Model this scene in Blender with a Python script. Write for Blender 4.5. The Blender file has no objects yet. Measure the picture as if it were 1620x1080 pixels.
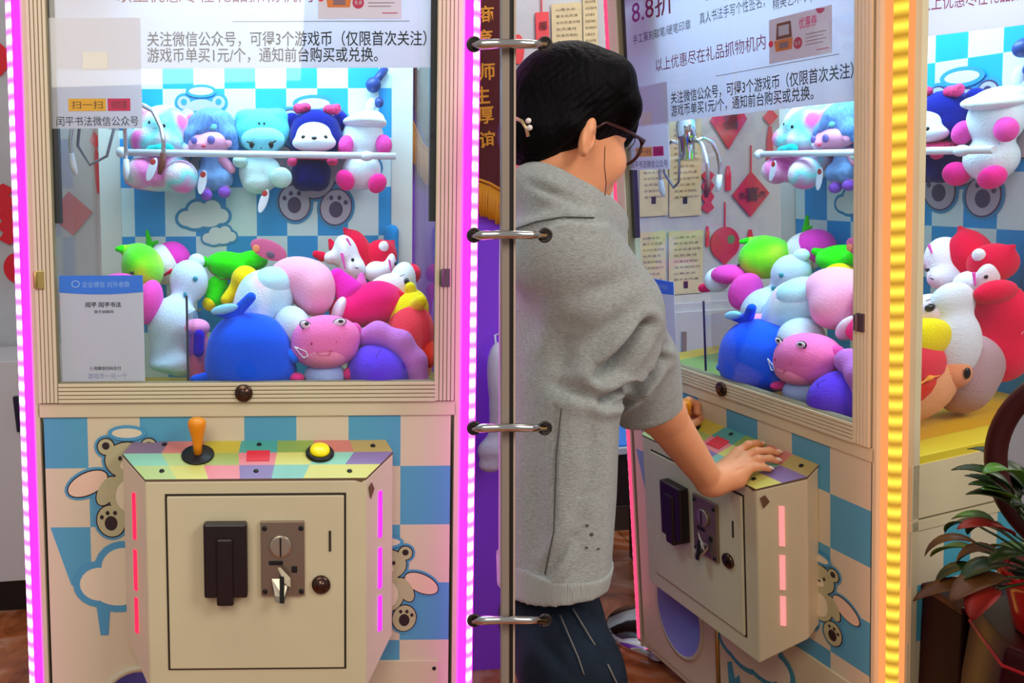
import bpy, bmesh, math, random
import numpy as np
from mathutils import Matrix, Vector

random.seed(7)
S = bpy.context.scene
COL = S.collection
PI = math.pi

# ------------------------------------------------------------------ camera
F = 1365.78                      # focal length in pixels of a 1620 px wide frame
HC = 1.34                        # camera height above the floor
AX = np.array([[0.9977, -0.0671, 0.0], [-0.01, -0.1481, 0.9889], [-0.0664, -0.9867, -0.1484]])


def orth(m):
    u, s, v = np.linalg.svd(m)
    return u @ v


AX = orth(AX)                    # camera axes (right, down, forward) -> world
camd = bpy.data.cameras.new('camera')
camd.sensor_width = 36
camd.lens = F / 1620 * 36
camd.shift_x = (810 - 480) / 1620
camd.clip_start = 0.05
cam = bpy.data.objects.new('camera', camd)
COL.objects.link(cam)
cm = Matrix((AX @ np.diag([1, -1, -1])).tolist()).to_4x4()
cm.translation = (0, 0, HC)
cam.matrix_world = cm
S.camera = cam

# ------------------------------------------------------------------ world, exposure
wd = bpy.data.worlds.new('room_light')
S.world = wd
wd.use_nodes = True
wd.node_tree.nodes['Background'].inputs[0].default_value = (0.86, 0.84, 0.84, 1)
wd.node_tree.nodes['Background'].inputs[1].default_value = 0.42
S.view_settings.view_transform = 'Standard'
S.view_settings.look = 'None'
S.view_settings.gamma = 1
S.view_settings.exposure = 0.0
S.view_settings.use_curve_mapping = False


def area(name, loc, target, sx, sy, power, col):
    l = bpy.data.lights.new(name, 'AREA')
    l.shape = 'RECTANGLE'
    l.size, l.size_y, l.energy, l.color = sx, sy, power, col
    o = bpy.data.objects.new(name, l)
    COL.objects.link(o)
    o.location = loc
    o.rotation_euler = (Vector(target) - Vector(loc)).to_track_quat('-Z', 'Y').to_euler()
    return o


area('ceiling_panel_front', (-0.5, -0.5, 2.75), (-0.2, 1.6, 0.8), 1.3, 1.3, 28, (1, 0.9, 0.75))
area('ceiling_panel_right', (2.3, -0.2, 2.75), (1.2, 1.7, 0.8), 1.2, 1.2, 46, (1, 0.95, 0.9))
area('ceiling_panel_rear', (0.9, 2.95, 2.75), (1.0, 3.0, 0.0), 2.4, 0.5, 20, (1, 0.96, 0.9))


# ------------------------------------------------------------------ frames of reference
def rodr(w):
    w = np.array(w, float)
    t = np.linalg.norm(w)
    k = w / t
    K = np.array([[0, -k[2], k[1]], [k[2], 0, -k[0]], [-k[1], k[0], 0]])
    return np.eye(3) + math.sin(t) * K + (1 - math.cos(t)) * K @ K


RL, TL = rodr([.09169, -.00784, -.00595]), np.array([0, 0, 1.6])
RR, TR = rodr([.26061, 1.36794, .03469]), np.array([.94957, .03237, 1.79236])


def pose(R_, t):
    """machine frame (x right, y into the machine, z up from its base) -> world"""
    A = np.c_[R_[:, 0], R_[:, 2], -R_[:, 1]]
    o = R_ @ np.array([-.105, .95, 0]) + t
    m = np.eye(4)
    m[:3, :3] = AX @ A
    m[:3, 3] = AX @ o + np.array([0, 0, HC])
    return m


PL, PR = pose(RL, TL), pose(RR, TR)


def W(px, py, zc):
    """world point seen at (px, py), zc metres in front of the camera"""
    return AX @ np.array([(px - 480) / F * zc, (py - 540) / F * zc, zc]) + np.array([0, 0, HC])


def ray(P, px, py):
    inv = np.linalg.inv(P)
    o = inv @ np.array([0, 0, HC, 1])
    r = inv[:3, :3] @ (AX @ np.array([(px - 480) / F, (py - 540) / F, 1]))
    return o[:3], r


def hit(P, px, py, n, c):
    """machine-frame point where the sight line meets the plane n.p = c"""
    o, r = ray(P, px, py)
    n = np.array(n, float)
    return o + r * ((c - n @ o) / (n @ r))


def lf(px, py, d=0.0):
    return hit(PL, px, py, (0, 1, 0), d)


def rf(px, py, d=0.0):
    return hit(PR, px, py, (0, 1, 0), d)


def rs(px, py, x=.43):
    return hit(PR, px, py, (1, 0, 0), x)


TOPN, TOPC = (0, -.44, 1), .764        # plane of the sloping control panel: z = .764 + .44 d

# ------------------------------------------------------------------ materials


def lin(c):
    if isinstance(c, str):
        c = [int(c[i:i + 2], 16) for i in (0, 2, 4)]
    return tuple((v / 255 / 12.92 if v / 255 <= .04045 else ((v / 255 + .055) / 1.055) ** 2.4) for v in c) + (1,)


class NT:
    def __init__(s, m):
        s.t = m.node_tree
        s.n = s.t.nodes
        s.b = s.n.get('Principled BSDF')

    def add(s, ty, **kw):
        n = s.n.new(ty)
        for k, v in kw.items():
            setattr(n, k, v)
        return n

    def link(s, a, b):
        s.t.links.new(a, b)

    def math(s, op, a, b=None, c=None):
        n = s.add('ShaderNodeMath', operation=op)
        for i, v in enumerate((a, b, c)):
            if v is None:
                continue
            if isinstance(v, (int, float)):
                n.inputs[i].default_value = v
            else:
                s.link(v, n.inputs[i])
        return n.outputs[0]

    def mix(s, f, a, b):
        n = s.add('ShaderNodeMix', data_type='RGBA')
        for i, v in ((0, f), (6, a), (7, b)):
            if isinstance(v, (int, float, tuple)):
                n.inputs[i].default_value = v
            else:
                s.link(v, n.inputs[i])
        return n.outputs[2]

    def obj(s):
        c = s.add('ShaderNodeTexCoord')
        x = s.add('ShaderNodeSeparateXYZ')
        s.link(c.outputs['Object'], x.inputs[0])
        return c.outputs['Object'], x.outputs


MC = {}


def mat(name, col, rough=.5, metal=0., bump=0., bscale=400., sheen=0., vary=0., vscale=8., emit=0., spec=.5, sss=0., stretch=None, alpha=1.):
    if name in MC:
        return MC[name]
    m = bpy.data.materials.new(name)
    m.use_nodes = True
    t = NT(m)
    b = t.b
    c = lin(col)
    b.inputs['Base Color'].default_value = c
    b.inputs['Roughness'].default_value = rough
    b.inputs['Metallic'].default_value = metal
    b.inputs['Specular IOR Level'].default_value = spec
    if sheen:
        b.inputs['Sheen Weight'].default_value = sheen
        b.inputs['Sheen Roughness'].default_value = .5
    if sss:
        b.inputs['Subsurface Weight'].default_value = sss
        b.inputs['Subsurface Radius'].default_value = (.02, .008, .004)
    if emit:
        b.inputs['Emission Color'].default_value = c
        b.inputs['Emission Strength'].default_value = emit
    if bump or vary:
        co, _ = t.obj()
        if stretch:
            mp = t.add('ShaderNodeMapping')
            mp.inputs['Scale'].default_value = stretch
            t.link(co, mp.inputs[0])
            co = mp.outputs[0]
    if bump:
        n = t.add('ShaderNodeTexNoise')
        n.inputs['Scale'].default_value = bscale
        n.inputs['Detail'].default_value = 3
        t.link(co, n.inputs['Vector'])
        bp = t.add('ShaderNodeBump')
        bp.inputs['Strength'].default_value = bump
        bp.inputs['Distance'].default_value = .004
        t.link(n.outputs[0], bp.inputs['Height'])
        t.link(bp.outputs[0], b.inputs['Normal'])
    if vary:
        n = t.add('ShaderNodeTexNoise')
        n.inputs['Scale'].default_value = vscale
        n.inputs['Detail'].default_value = 4
        t.link(co, n.inputs['Vector'])
        d = tuple(v * (1 - vary) for v in c[:3]) + (1,)
        e = tuple(min(1, v * (1 + vary)) for v in c[:3]) + (1,)
        r = t.add('ShaderNodeMapRange')
        r.inputs[1].default_value, r.inputs[2].default_value = .3, .7
        t.link(n.outputs[0], r.inputs[0])
        t.link(t.mix(r.outputs[0], d, e), b.inputs['Base Color'])
    MC[name] = m
    return m


def plushmat(col, name=None):
    import colorsys
    h, sa, v = colorsys.rgb_to_hsv(*[int(col[i:i + 2], 16) / 255 for i in (0, 2, 4)])
    col = '%02x%02x%02x' % tuple(int(round(c * 255)) for c in colorsys.hsv_to_rgb(h, min(1, sa * 1.2), v))
    return mat(name or 'plush_' + col, col, 1., bump=.4, bscale=260, sheen=.12, spec=.05, vary=.06, vscale=14)


def tiedye(name, cols):
    m = mat(name, cols[0], .95, bump=.5, bscale=260, sheen=.3, spec=.1)
    t = NT(m)
    if t.n.get('dye'):
        return m
    co, _ = t.obj()
    n = t.add('ShaderNodeTexNoise', name='dye')
    n.inputs['Scale'].default_value = 13
    n.inputs['Detail'].default_value = 1
    t.link(co, n.inputs['Vector'])
    r = t.add('ShaderNodeValToRGB')
    e = r.color_ramp.elements
    e[0].position, e[0].color = .36, lin(cols[0])
    e[1].position, e[1].color = .66, lin(cols[-1])
    for i, c in enumerate(cols[1:-1]):
        k = e.new(.36 + .3 * (i + 1) / (len(cols) - 1))
        k.color = lin(c)
    t.link(n.outputs[0], r.inputs[0])
    t.link(r.outputs[0], t.b.inputs['Base Color'])
    return m


def checker(name, cw, ch, x0, z0, ca, cb, axis=0, cut=False, rough=.4):
    """printed squares: cells cw x ch, a corner at (x0, z0)"""
    if name in MC:
        return MC[name]
    m = mat(name, ca, rough)
    t = NT(m)
    _, x = t.obj()
    u = t.math('FLOOR', t.math('DIVIDE', t.math('SUBTRACT', x[axis], x0), cw))
    v = t.math('FLOOR', t.math('DIVIDE', t.math('SUBTRACT', x[2], z0), ch))
    f = t.math('PINGPONG', t.math('ADD', u, v), 1.0)
    f = t.math('GREATER_THAN', f, .5)
    if cut:      # the print is trimmed to a slanted edge low on the left
        k = t.math('ADD', t.math('MULTIPLY', x[0], 3.1), x[2])
        k = t.math('GREATER_THAN', k, -.56)
        low = t.math('GREATER_THAN', t.math('ADD', x[2], t.math('MULTIPLY', t.math('GREATER_THAN', x[0], 0.), 9.)), .485)
        f = t.math('MULTIPLY', f, t.math('MULTIPLY', k, low))
    t.link(t.mix(f, lin(ca), lin(cb)), t.b.inputs['Base Color'])
    return m


def glassmat(name, tint=(.97, .985, .99), add=0.0, rough=.02, graz=.75):
    if name in MC:
        return MC[name]
    m = bpy.data.materials.new(name)
    m.use_nodes = True
    t = NT(m)
    t.n.remove(t.b)
    o = t.n['Material Output']
    tr = t.add('ShaderNodeBsdfTransparent')
    tr.inputs[0].default_value = tint + (1,)
    gl = t.add('ShaderNodeBsdfGlossy')
    gl.inputs['Roughness'].default_value = rough
    lw = t.add('ShaderNodeLayerWeight')
    lw.inputs[0].default_value = .5
    f = t.math('ADD', t.math('MULTIPLY', t.math('POWER', lw.outputs['Facing'], 4.0), graz), .035 + add)
    mx = t.add('ShaderNodeMixShader')
    t.link(f, mx.inputs[0])
    t.link(tr.outputs[0], mx.inputs[1])
    t.link(gl.outputs[0], mx.inputs[2])
    t.link(mx.outputs[0], o.inputs[0])
    MC[name] = m
    return m


def ledmat(name, edge, core, strength, pitch, axis=2, sharp=3.0):
    """a strip of LEDs behind a diffuser: bright cores every pitch metres"""
    if name in MC:
        return MC[name]
    m = bpy.data.materials.new(name)
    m.use_nodes = True
    t = NT(m)
    t.n.remove(t.b)
    _, x = t.obj()
    w = t.math('PINGPONG', t.math('DIVIDE', x[axis], pitch / 2), 1.0)
    w = t.math('POWER', w, sharp)
    e = t.add('ShaderNodeEmission')
    t.link(t.mix(w, lin(edge), lin(core)), e.inputs[0])
    t.link(t.math('MULTIPLY', t.math('ADD', t.math('MULTIPLY', w, .8), .55), strength), e.inputs[1])
    t.link(e.outputs[0], t.n['Material Output'].inputs[0])
    MC[name] = m
    return m


def emis(name, col, s):
    if name in MC:
        return MC[name]
    m = bpy.data.materials.new(name)
    m.use_nodes = True
    t = NT(m)
    t.n.remove(t.b)
    e = t.add('ShaderNodeEmission')
    e.inputs[0].default_value = lin(col)
    e.inputs[1].default_value = s
    t.link(e.outputs[0], t.n['Material Output'].inputs[0])
    MC[name] = m
    return m


# ------------------------------------------------------------------ mesh building
class MB:
    def __init__(s):
        s.v, s.f, s.mi, s.sm = [], [], [], []

    def add(s, vs, fs, k=0, smooth=False):
        n = len(s.v)
        s.v += [tuple(map(float, p)) for p in vs]
        for f in fs:
            s.f.append([n + i for i in f])
            s.mi.append(k)
            s.sm.append(smooth)
        return s

    def box(s, lo, hi, k=0):
        (a, b, c), (d, e, f) = lo, hi
        return s.add([(a, b, c), (d, b, c), (d, e, c), (a, e, c), (a, b, f), (d, b, f), (d, e, f), (a, e, f)],
                     [(3, 2, 1, 0), (4, 5, 6, 7), (0, 1, 5, 4), (1, 2, 6, 5), (2, 3, 7, 6), (3, 0, 4, 7)], k)

    def prism(s, pts, off, k=0, k2=None):
        """polygon pts (3D) extruded by the vector off"""
        n = len(pts)
        q = [tuple(np.array(p, float) + np.array(off, float)) for p in pts]
        s.add(list(pts) + q, [tuple(range(n))[::-1], tuple(range(n, 2 * n))], k)
        s.add(list(pts) + q, [(i, (i + 1) % n, n + (i + 1) % n, n + i) for i in range(n)], k if k2 is None else k2)
        return s

    def tube(s, path, r, n=10, k=0, cap=True, closed=False):
        P = [np.array(p, float) for p in path]
        m = len(P)
        rs_ = r if hasattr(r, '__len__') else [r] * m
        prev = None
        vs = []
        for i in range(m):
            a = P[(i - 1) % m] if (closed or i) else P[0]
            b = P[(i + 1) % m] if (closed or i < m - 1) else P[-1]
            t = b - a
            t = t / (np.linalg.norm(t) + 1e-12)
            if prev is None:
                u = np.cross(t, [0, 0, 1.] if abs(t[2]) < .9 else [1., 0, 0])
            else:
                u = prev - t * (prev @ t)
            u /= np.linalg.norm(u) + 1e-12
            prev = u
            w = np.cross(t, u)
            for j in range(n):
                c, d = math.cos(2 * PI * j / n), math.sin(2 * PI * j / n)
                vs.append(P[i] + rs_[i] * (c * u + d * w))
        fs = []
        for i in range(m if closed else m - 1):
            for j in range(n):
                a, b = i * n + j, i * n + (j + 1) % n
                c = ((i + 1) % m) * n
                fs.append((a, b, c + (j + 1) % n, c + j))
        s.add(vs, fs, k, True)
        if cap and not closed:
            s.add(vs[:n], [tuple(range(n))[::-1]], k)
            s.add(vs[-n:], [tuple(range(n))], k)
        return s

    def lathe(s, prof, c, n=32, k=0, axis=(0, 0, 1)):
        """profile [(radius, height)] turned about axis through c"""
        a = np.array(axis, float)
        a /= np.linalg.norm(a)
        u = np.cross(a, [0, 0, 1.] if abs(a[2]) < .9 else [1., 0, 0])
        u /= np.linalg.norm(u)
        w = np.cross(a, u)
        c = np.array(c, float)
        vs = [c + a * h + r * (math.cos(2 * PI * j / n) * u + math.sin(2 * PI * j / n) * w) for r, h in prof for j in range(n)]
        fs = [(i * n + j, i * n + (j + 1) % n, (i + 1) * n + (j + 1) % n, (i + 1) * n + j) for i in range(len(prof) - 1) for j in range(n)]
        s.add(vs, fs, k, True)
        s.add(vs[:n], [tuple(range(n))[::-1]], k)
        s.add(vs[-n:], [tuple(range(n))], k)
        return s

    def ell(s, c, r, k=0, rot=None, n=20):
        c = np.array(c, float)
        vs, fs = [], []
        m = n // 2
        for i in range(m + 1):
            th = PI * i / m
            for j in range(n):
                ph = 2 * PI * j / n
                p = np.array([r[0] * math.sin(th) * math.cos(ph), r[1] * math.sin(th) * math.sin(ph), r[2] * math.cos(th)])
                vs.append(c + (rot @ p if rot is not None else p))
        for i in range(m):
            for j in range(n):
                fs.append((i * n + j, (i + 1) * n + j, (i + 1) * n + (j + 1) % n, i * n + (j + 1) % n))
        return s.add(vs, fs, k, True)

    def off(s, o):
        o = np.array(o, float)
        s.v = [tuple(np.array(p) - o) for p in s.v]
        return s


def tag(o, label=None, cat=None, group=None, kind=None):
    for k, v in (('label', label), ('category', cat), ('group', group), ('kind', kind)):
        if v:
            o[k] = v
    return o


def build(name, mb, mats, parent=None, mw=None, bevel=0):
    me = bpy.data.meshes.new(name)
    me.from_pydata(mb.v, [], mb.f)
    for m in (mats if isinstance(mats, (list, tuple)) else [mats]):
        me.materials.append(m)
    me.polygons.foreach_set('material_index', mb.mi)
    me.polygons.foreach_set('use_smooth', mb.sm)
    me.update()
    bm = bmesh.new()
    bm.from_mesh(me)
    bmesh.ops.remove_doubles(bm, verts=bm.verts, dist=1e-6)
    bmesh.ops.recalc_face_normals(bm, faces=bm.faces)
    bm.to_mesh(me)
    bm.free()
    o = bpy.data.objects.new(name, me)
    COL.objects.link(o)
    if parent is not None:
        o.parent = parent
        KIDS.setdefault(parent.name, []).append(o)
    if mw is not None:
        o.matrix_world = Matrix(mw.tolist())
    if bevel:
        b = o.modifiers.new('bevel', 'BEVEL')
        b.width, b.segments, b.limit_method = bevel, 2, 'ANGLE'
    return o


def empty(name, mw, label=None, cat=None, group=None):
    o = bpy.data.objects.new(name, None)
    o.empty_display_size = .05
    COL.objects.link(o)
    o.matrix_world = Matrix(mw.tolist())
    return tag(o, label, cat, group)


def T(v):
    m = np.eye(4)
    m[:3, 3] = v
    return m


def copy_tree(o, mw, label=None, group=None):
    c = o.copy()
    COL.objects.link(c)
    c.matrix_world = Matrix(mw.tolist())
    if label:
        c['label'] = label
    if group:
        c['group'] = group
    st = [(o, c)]
    while st:
        a, b = st.pop()
        for ch in KIDS.get(a.name, []):
            d = ch.copy()
            COL.objects.link(d)
            d.parent = b
            st.append((ch, d))
    return c


KIDS = {}


def text_mb(body, p0, ux, uy, w=None, h=None, k=0, bold=0.0):
    """lettering as flat geometry: lower left corner p0, axes ux, uy, fitted to w and/or h"""
    cu = bpy.data.curves.new('lettering', 'FONT')
    cu.body = body
    cu.offset = bold
    cu.resolution_u = 2
    o = bpy.data.objects.new('lettering', cu)
    me = bpy.data.meshes.new_from_object(o)
    v = np.array([p.co[:] for p in me.vertices]) if me.vertices else np.zeros((0, 3))
    fs = [tuple(p.vertices) for p in me.polygons]
    bpy.data.meshes.remove(me)
    bpy.data.objects.remove(o)
    bpy.data.curves.remove(cu)
    mb = MB()
    if len(v) == 0:
        return mb
    lo, hi = v.min(0), v.max(0)
    sx = w / (hi[0] - lo[0]) if w else None
    sy = h / (hi[1] - lo[1]) if h else None
    sx, sy = sx or sy, sy or sx
    ux, uy, p0 = (np.array(q, float) for q in (ux, uy, p0))
    return mb.add([p0 + ux * (q[0] - lo[0]) * sx + uy * (q[1] - lo[1]) * sy for q in v], fs, k)


# ------------------------------------------------------------------ smooth blended solids (signed distance + surface nets)
def E(c, r, rot=None):
    return ('e', np.array(c, float), np.array(r, float), rot)


def Cp(a, b, ra, rb=None):
    return ('c', np.array(a, float), np.array(b, float), ra, ra if rb is None else rb)


def bb(p):
    if p[0] == 'e':
        R_ = max(p[2])
        return p[1] - R_, p[1] + R_
    if p[0] == 'c':
        R_ = max(p[3], p[4])
        return np.minimum(p[1], p[2]) - R_, np.maximum(p[1], p[2]) + R_
    return p[1], p[2]


def sd(p, X):
    if p[0] == 'e':
        q = X - p[1]
        if p[3] is not None:
            q = q @ p[3]
        k0 = np.linalg.norm(q / p[2], axis=-1)
        k1 = np.linalg.norm(q / p[2] ** 2, axis=-1) + 1e-9
        return k0 * (k0 - 1) / k1
    if p[0] == 'c':
        ab = p[2] - p[1]
        t = np.clip(((X - p[1]) @ ab) / (ab @ ab + 1e-12), 0, 1)
        return np.linalg.norm(X - p[1] - t[..., None] * ab, axis=-1) - (p[3] + (p[4] - p[3]) * t)
    return p[3](X)


def solid(prims, vox=.004, k=.012, post=None):
    lo = np.min([bb(p)[0] for p in prims], 0) - 3 * vox - k
    hi = np.max([bb(p)[1] for p in prims], 0) + 3 * vox + k
    n = np.ceil((hi - lo) / vox).astype(int) + 1
    D = np.full(n, .2, np.float32)
    for p in prims:
        kk = p[-1]['k'] if isinstance(p[-1], dict) else k
        a, b = bb(p)
        i0 = np.maximum(((a - lo - k - 2 * vox) / vox).astype(int), 0)
        i1 = np.minimum(((b - lo + k + 2 * vox) / vox).astype(int) + 2, n)
        g = np.stack(np.meshgrid(*[lo[i] + vox * np.arange(i0[i], i1[i]) for i in range(3)], indexing='ij'), -1)
        d = sd(p, g)
        sl = tuple(slice(i0[i], i1[i]) for i in range(3))
        if isinstance(p[-1], dict) and p[-1].get('sub'):
            D[sl] = np.maximum(D[sl], -d)
            continue
        h = np.maximum(kk - np.abs(D[sl] - d), 0) / kk
        D[sl] = np.minimum(D[sl], d) - h * h * kk * .25
    if post is not None:
        g = np.stack(np.meshgrid(*[lo[i] + vox * np.arange(n[i]) for i in range(3)], indexing='ij'), -1)
        D = post(D, g)
    return nets(D, lo, vox)


def nets(D, lo, vox):
    ins = D < 0
    c = [ins[i:i + D.shape[0] - 1, j:j + D.shape[1] - 1, l:l + D.shape[2] - 1] for i in (0, 1) for j in (0, 1) for l in (0, 1)]
    s = sum(x.astype(np.int8) for x in c)
    mix = (s > 0) & (s < 8)
    idx = np.argwhere(mix)
    ids = np.full(mix.shape, -1, np.int32)
    ids[mix] = np.arange(len(idx))
    acc = np.zeros((len(idx), 3))
    cnt = np.zeros(len(idx))
    O = np.array([(i, j, l) for i in (0, 1) for j in (0, 1) for l in (0, 1)])
    for a in range(8):
        for b in range(a + 1, 8):
            if np.abs(O[a] - O[b]).sum() != 1:
                continue
            pa, pb = idx + O[a], idx + O[b]
            va, vb = D[tuple(pa.T)], D[tuple(pb.T)]
            m = (va < 0) != (vb < 0)
            t = va[m] / (va[m] - vb[m])
            acc[m] += O[a] + (O[b] - O[a]) * t[:, None]
            cnt[m] += 1
    V = lo + vox * (idx + acc / cnt[:, None])
    Fs = []
    for ax in range(3):
        o = [q for q in range(3) if q != ax]
        A = [slice(None)] * 3
        B = [slice(None)] * 3
        A[ax], B[ax] = slice(0, -1), slice(1, None)
        e = np.argwhere(ins[tuple(A)] != ins[tuple(B)])
        e = e[(e[:, o[0]] > 0) & (e[:, o[1]] > 0)]
        e = e[(e[:, o[0]] < mix.shape[o[0]]) & (e[:, o[1]] < mix.shape[o[1]])]
        u, v = np.zeros(3, int), np.zeros(3, int)
        u[o[0]], v[o[1]] = 1, 1
        q = np.stack([ids[tuple((e - w).T)] for w in (np.zeros(3, int), u, u + v, v)], 1)
        fl = ins[tuple(e.T)] != (ax != 1)
        q[fl] = q[fl][:, ::-1]
        Fs.append(q)
    Fq = np.concatenate(Fs)
    mb = MB()
    mb.v = [tuple(p) for p in V.tolist()]
    mb.f = Fq.tolist()
    mb.mi = [0] * len(mb.f)
    mb.sm = [True] * len(mb.f)
    return mb


def rotm(ax, deg):
    v = [0, 0, 0]
    v['xyz'.index(ax)] = math.radians(deg) + 1e-9
    return rodr(v)


# ------------------------------------------------------------------ claw machine
cream = mat('cream_aluminium', 'd9cfae', .32, spec=.5, vary=.03, vscale=5)
creamsheet = mat('cream_painted_sheet', 'd6cba8', .35, vary=.05, vscale=6)
groove = mat('shadow_gap', '8d8468', .6)
blackp = mat('black_plastic', '0b090c', .45)
steel = mat('brushed_steel', 'b8b2aa', .3, 1.0)
chrome = mat('chrome', 'e6e6ea', .08, 1.0)
white = mat('white_paper', 'eceaf0', .7)
_t = NT(white)
_tr = _t.add('ShaderNodeBsdfTranslucent')
_tr.inputs[0].default_value = lin('e6e2ee')
_mx = _t.add('ShaderNodeMixShader')
_mx.inputs[0].default_value = .45
_t.link(_t.b.outputs[0], _mx.inputs[1])
_t.link(_tr.outputs[0], _mx.inputs[2])
_t.link(_mx.outputs[0], _t.n['Material Output'].inputs[0])
ink = mat('black_ink', '0d0a10', .7)
wineink = mat('wine_ink', '8c1d4e', .7)
mdf = mat('printed_board', 'd8cfb2', .4)
clear = glassmat('clear_glass')
sideglass = glassmat('side_glass', add=.02, graz=.34)


def art(mb, pts, d, k, t=.0006, axis=1, side=-1):
    """flat printed shape in the plane y = d (axis 1) of the machine"""
    mb.prism([(x, d, z) for x, z in pts], (0, side * t, 0), k)


def disc(cx, cz, rx, rz, n=22, rot=0.0):
    c, s_ = math.cos(rot), math.sin(rot)
    return [(cx + rx * math.cos(a) * c - rz * math.sin(a) * s_, cz + rx * math.cos(a) * s_ + rz * math.sin(a) * c)
            for a in [2 * PI * i / n for i in range(n)]]


def cloud(mb, cx, cz, w, d, k0, k1):
    B = [(-.36, -.05, .2, .17), (-.12, .12, .22, .2), (.2, .16, .2, .19), (.4, 0, .17, .16), (.12, -.1, .26, .14), (-.18, -.12, .24, .15)]
    for g, k, dd in ((.07, k0, 0), (0, k1, -.0008)):
        for i, (x, z, a, b) in enumerate(B):
            art(mb, disc(cx + x * w, cz + z * w, (a + g) * w, (b + g) * w), d + dd - i * .00006, k)


def bear(mb, cx, cz, h, d, K, flip=1):
    """winged bear print: outline, body, belly, paws, ears, halo; K = material slots"""
    ol, body, belly, dark, wing = K
    parts = [(0, .32, .21, .17, 0), (0, .0, .19, .22, 0), (-.17, -.26, .13, .15, .25), (.19, -.3, .13, .15, -.25),
             (-.2, .45, .075, .075, 0), (.2, .45, .075, .075, 0), (-.2, .03, .08, .15, -.5), (.2, .03, .08, .15, .5)]
    wings = [(-.38, .1, .2, .1, .45), (.38, .1, .2, .1, -.45)]
    q = 0
    for g, kk in ((.035, ol), (.012, 'l'), (0, None)):
        for i, (x, z, a, b, r) in enumerate(wings + parts):
            k = kk if kk is not None and kk != 'l' else (dark if kk == 'l' else (wing if i < 2 else body))
            q += 1
            art(mb, disc(cx + flip * x * h, cz + z * h, (a + g) * h, (b + g) * h, 24, flip * r), d - q * .00007, k, .0003)
    ex = [(0, -.02, .12, .15, belly), (-.17, -.28, .06, .07, dark), (.19, -.32, .06, .07, dark), (-.07, .34, .018, .022, dark),
          (.07, .34, .018, .022, dark), (0, .27, .07, .05, belly), (0, .29, .02, .015, dark), (-.2, .46, .035, .035, dark), (.2, .46, .035, .035, dark)]
    ex += [(-.17 + dx, -.28 + dz, .018, .02, dark) for dx, dz in ((-.085, .06), (-.03, .1), (.04, .1))]
    ex += [(.19 + dx, -.32 + dz, .018, .02, dark) for dx, dz in ((-.04, .1), (.03, .1), (.085, .06))]
    for x, z, a, b, k in ex:
        q += 1
        art(mb, disc(cx + flip * x * h, cz + z * h, a * h, b * h), d - q * .00007, k, .0003)
    for a, b, k in ((.18, .075, ol), (.14, .045, belly)):
        q += 1
        art(mb, disc(cx, cz + .58 * h, a * h, b * h), d - q * .00007, k, .0003)


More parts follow.
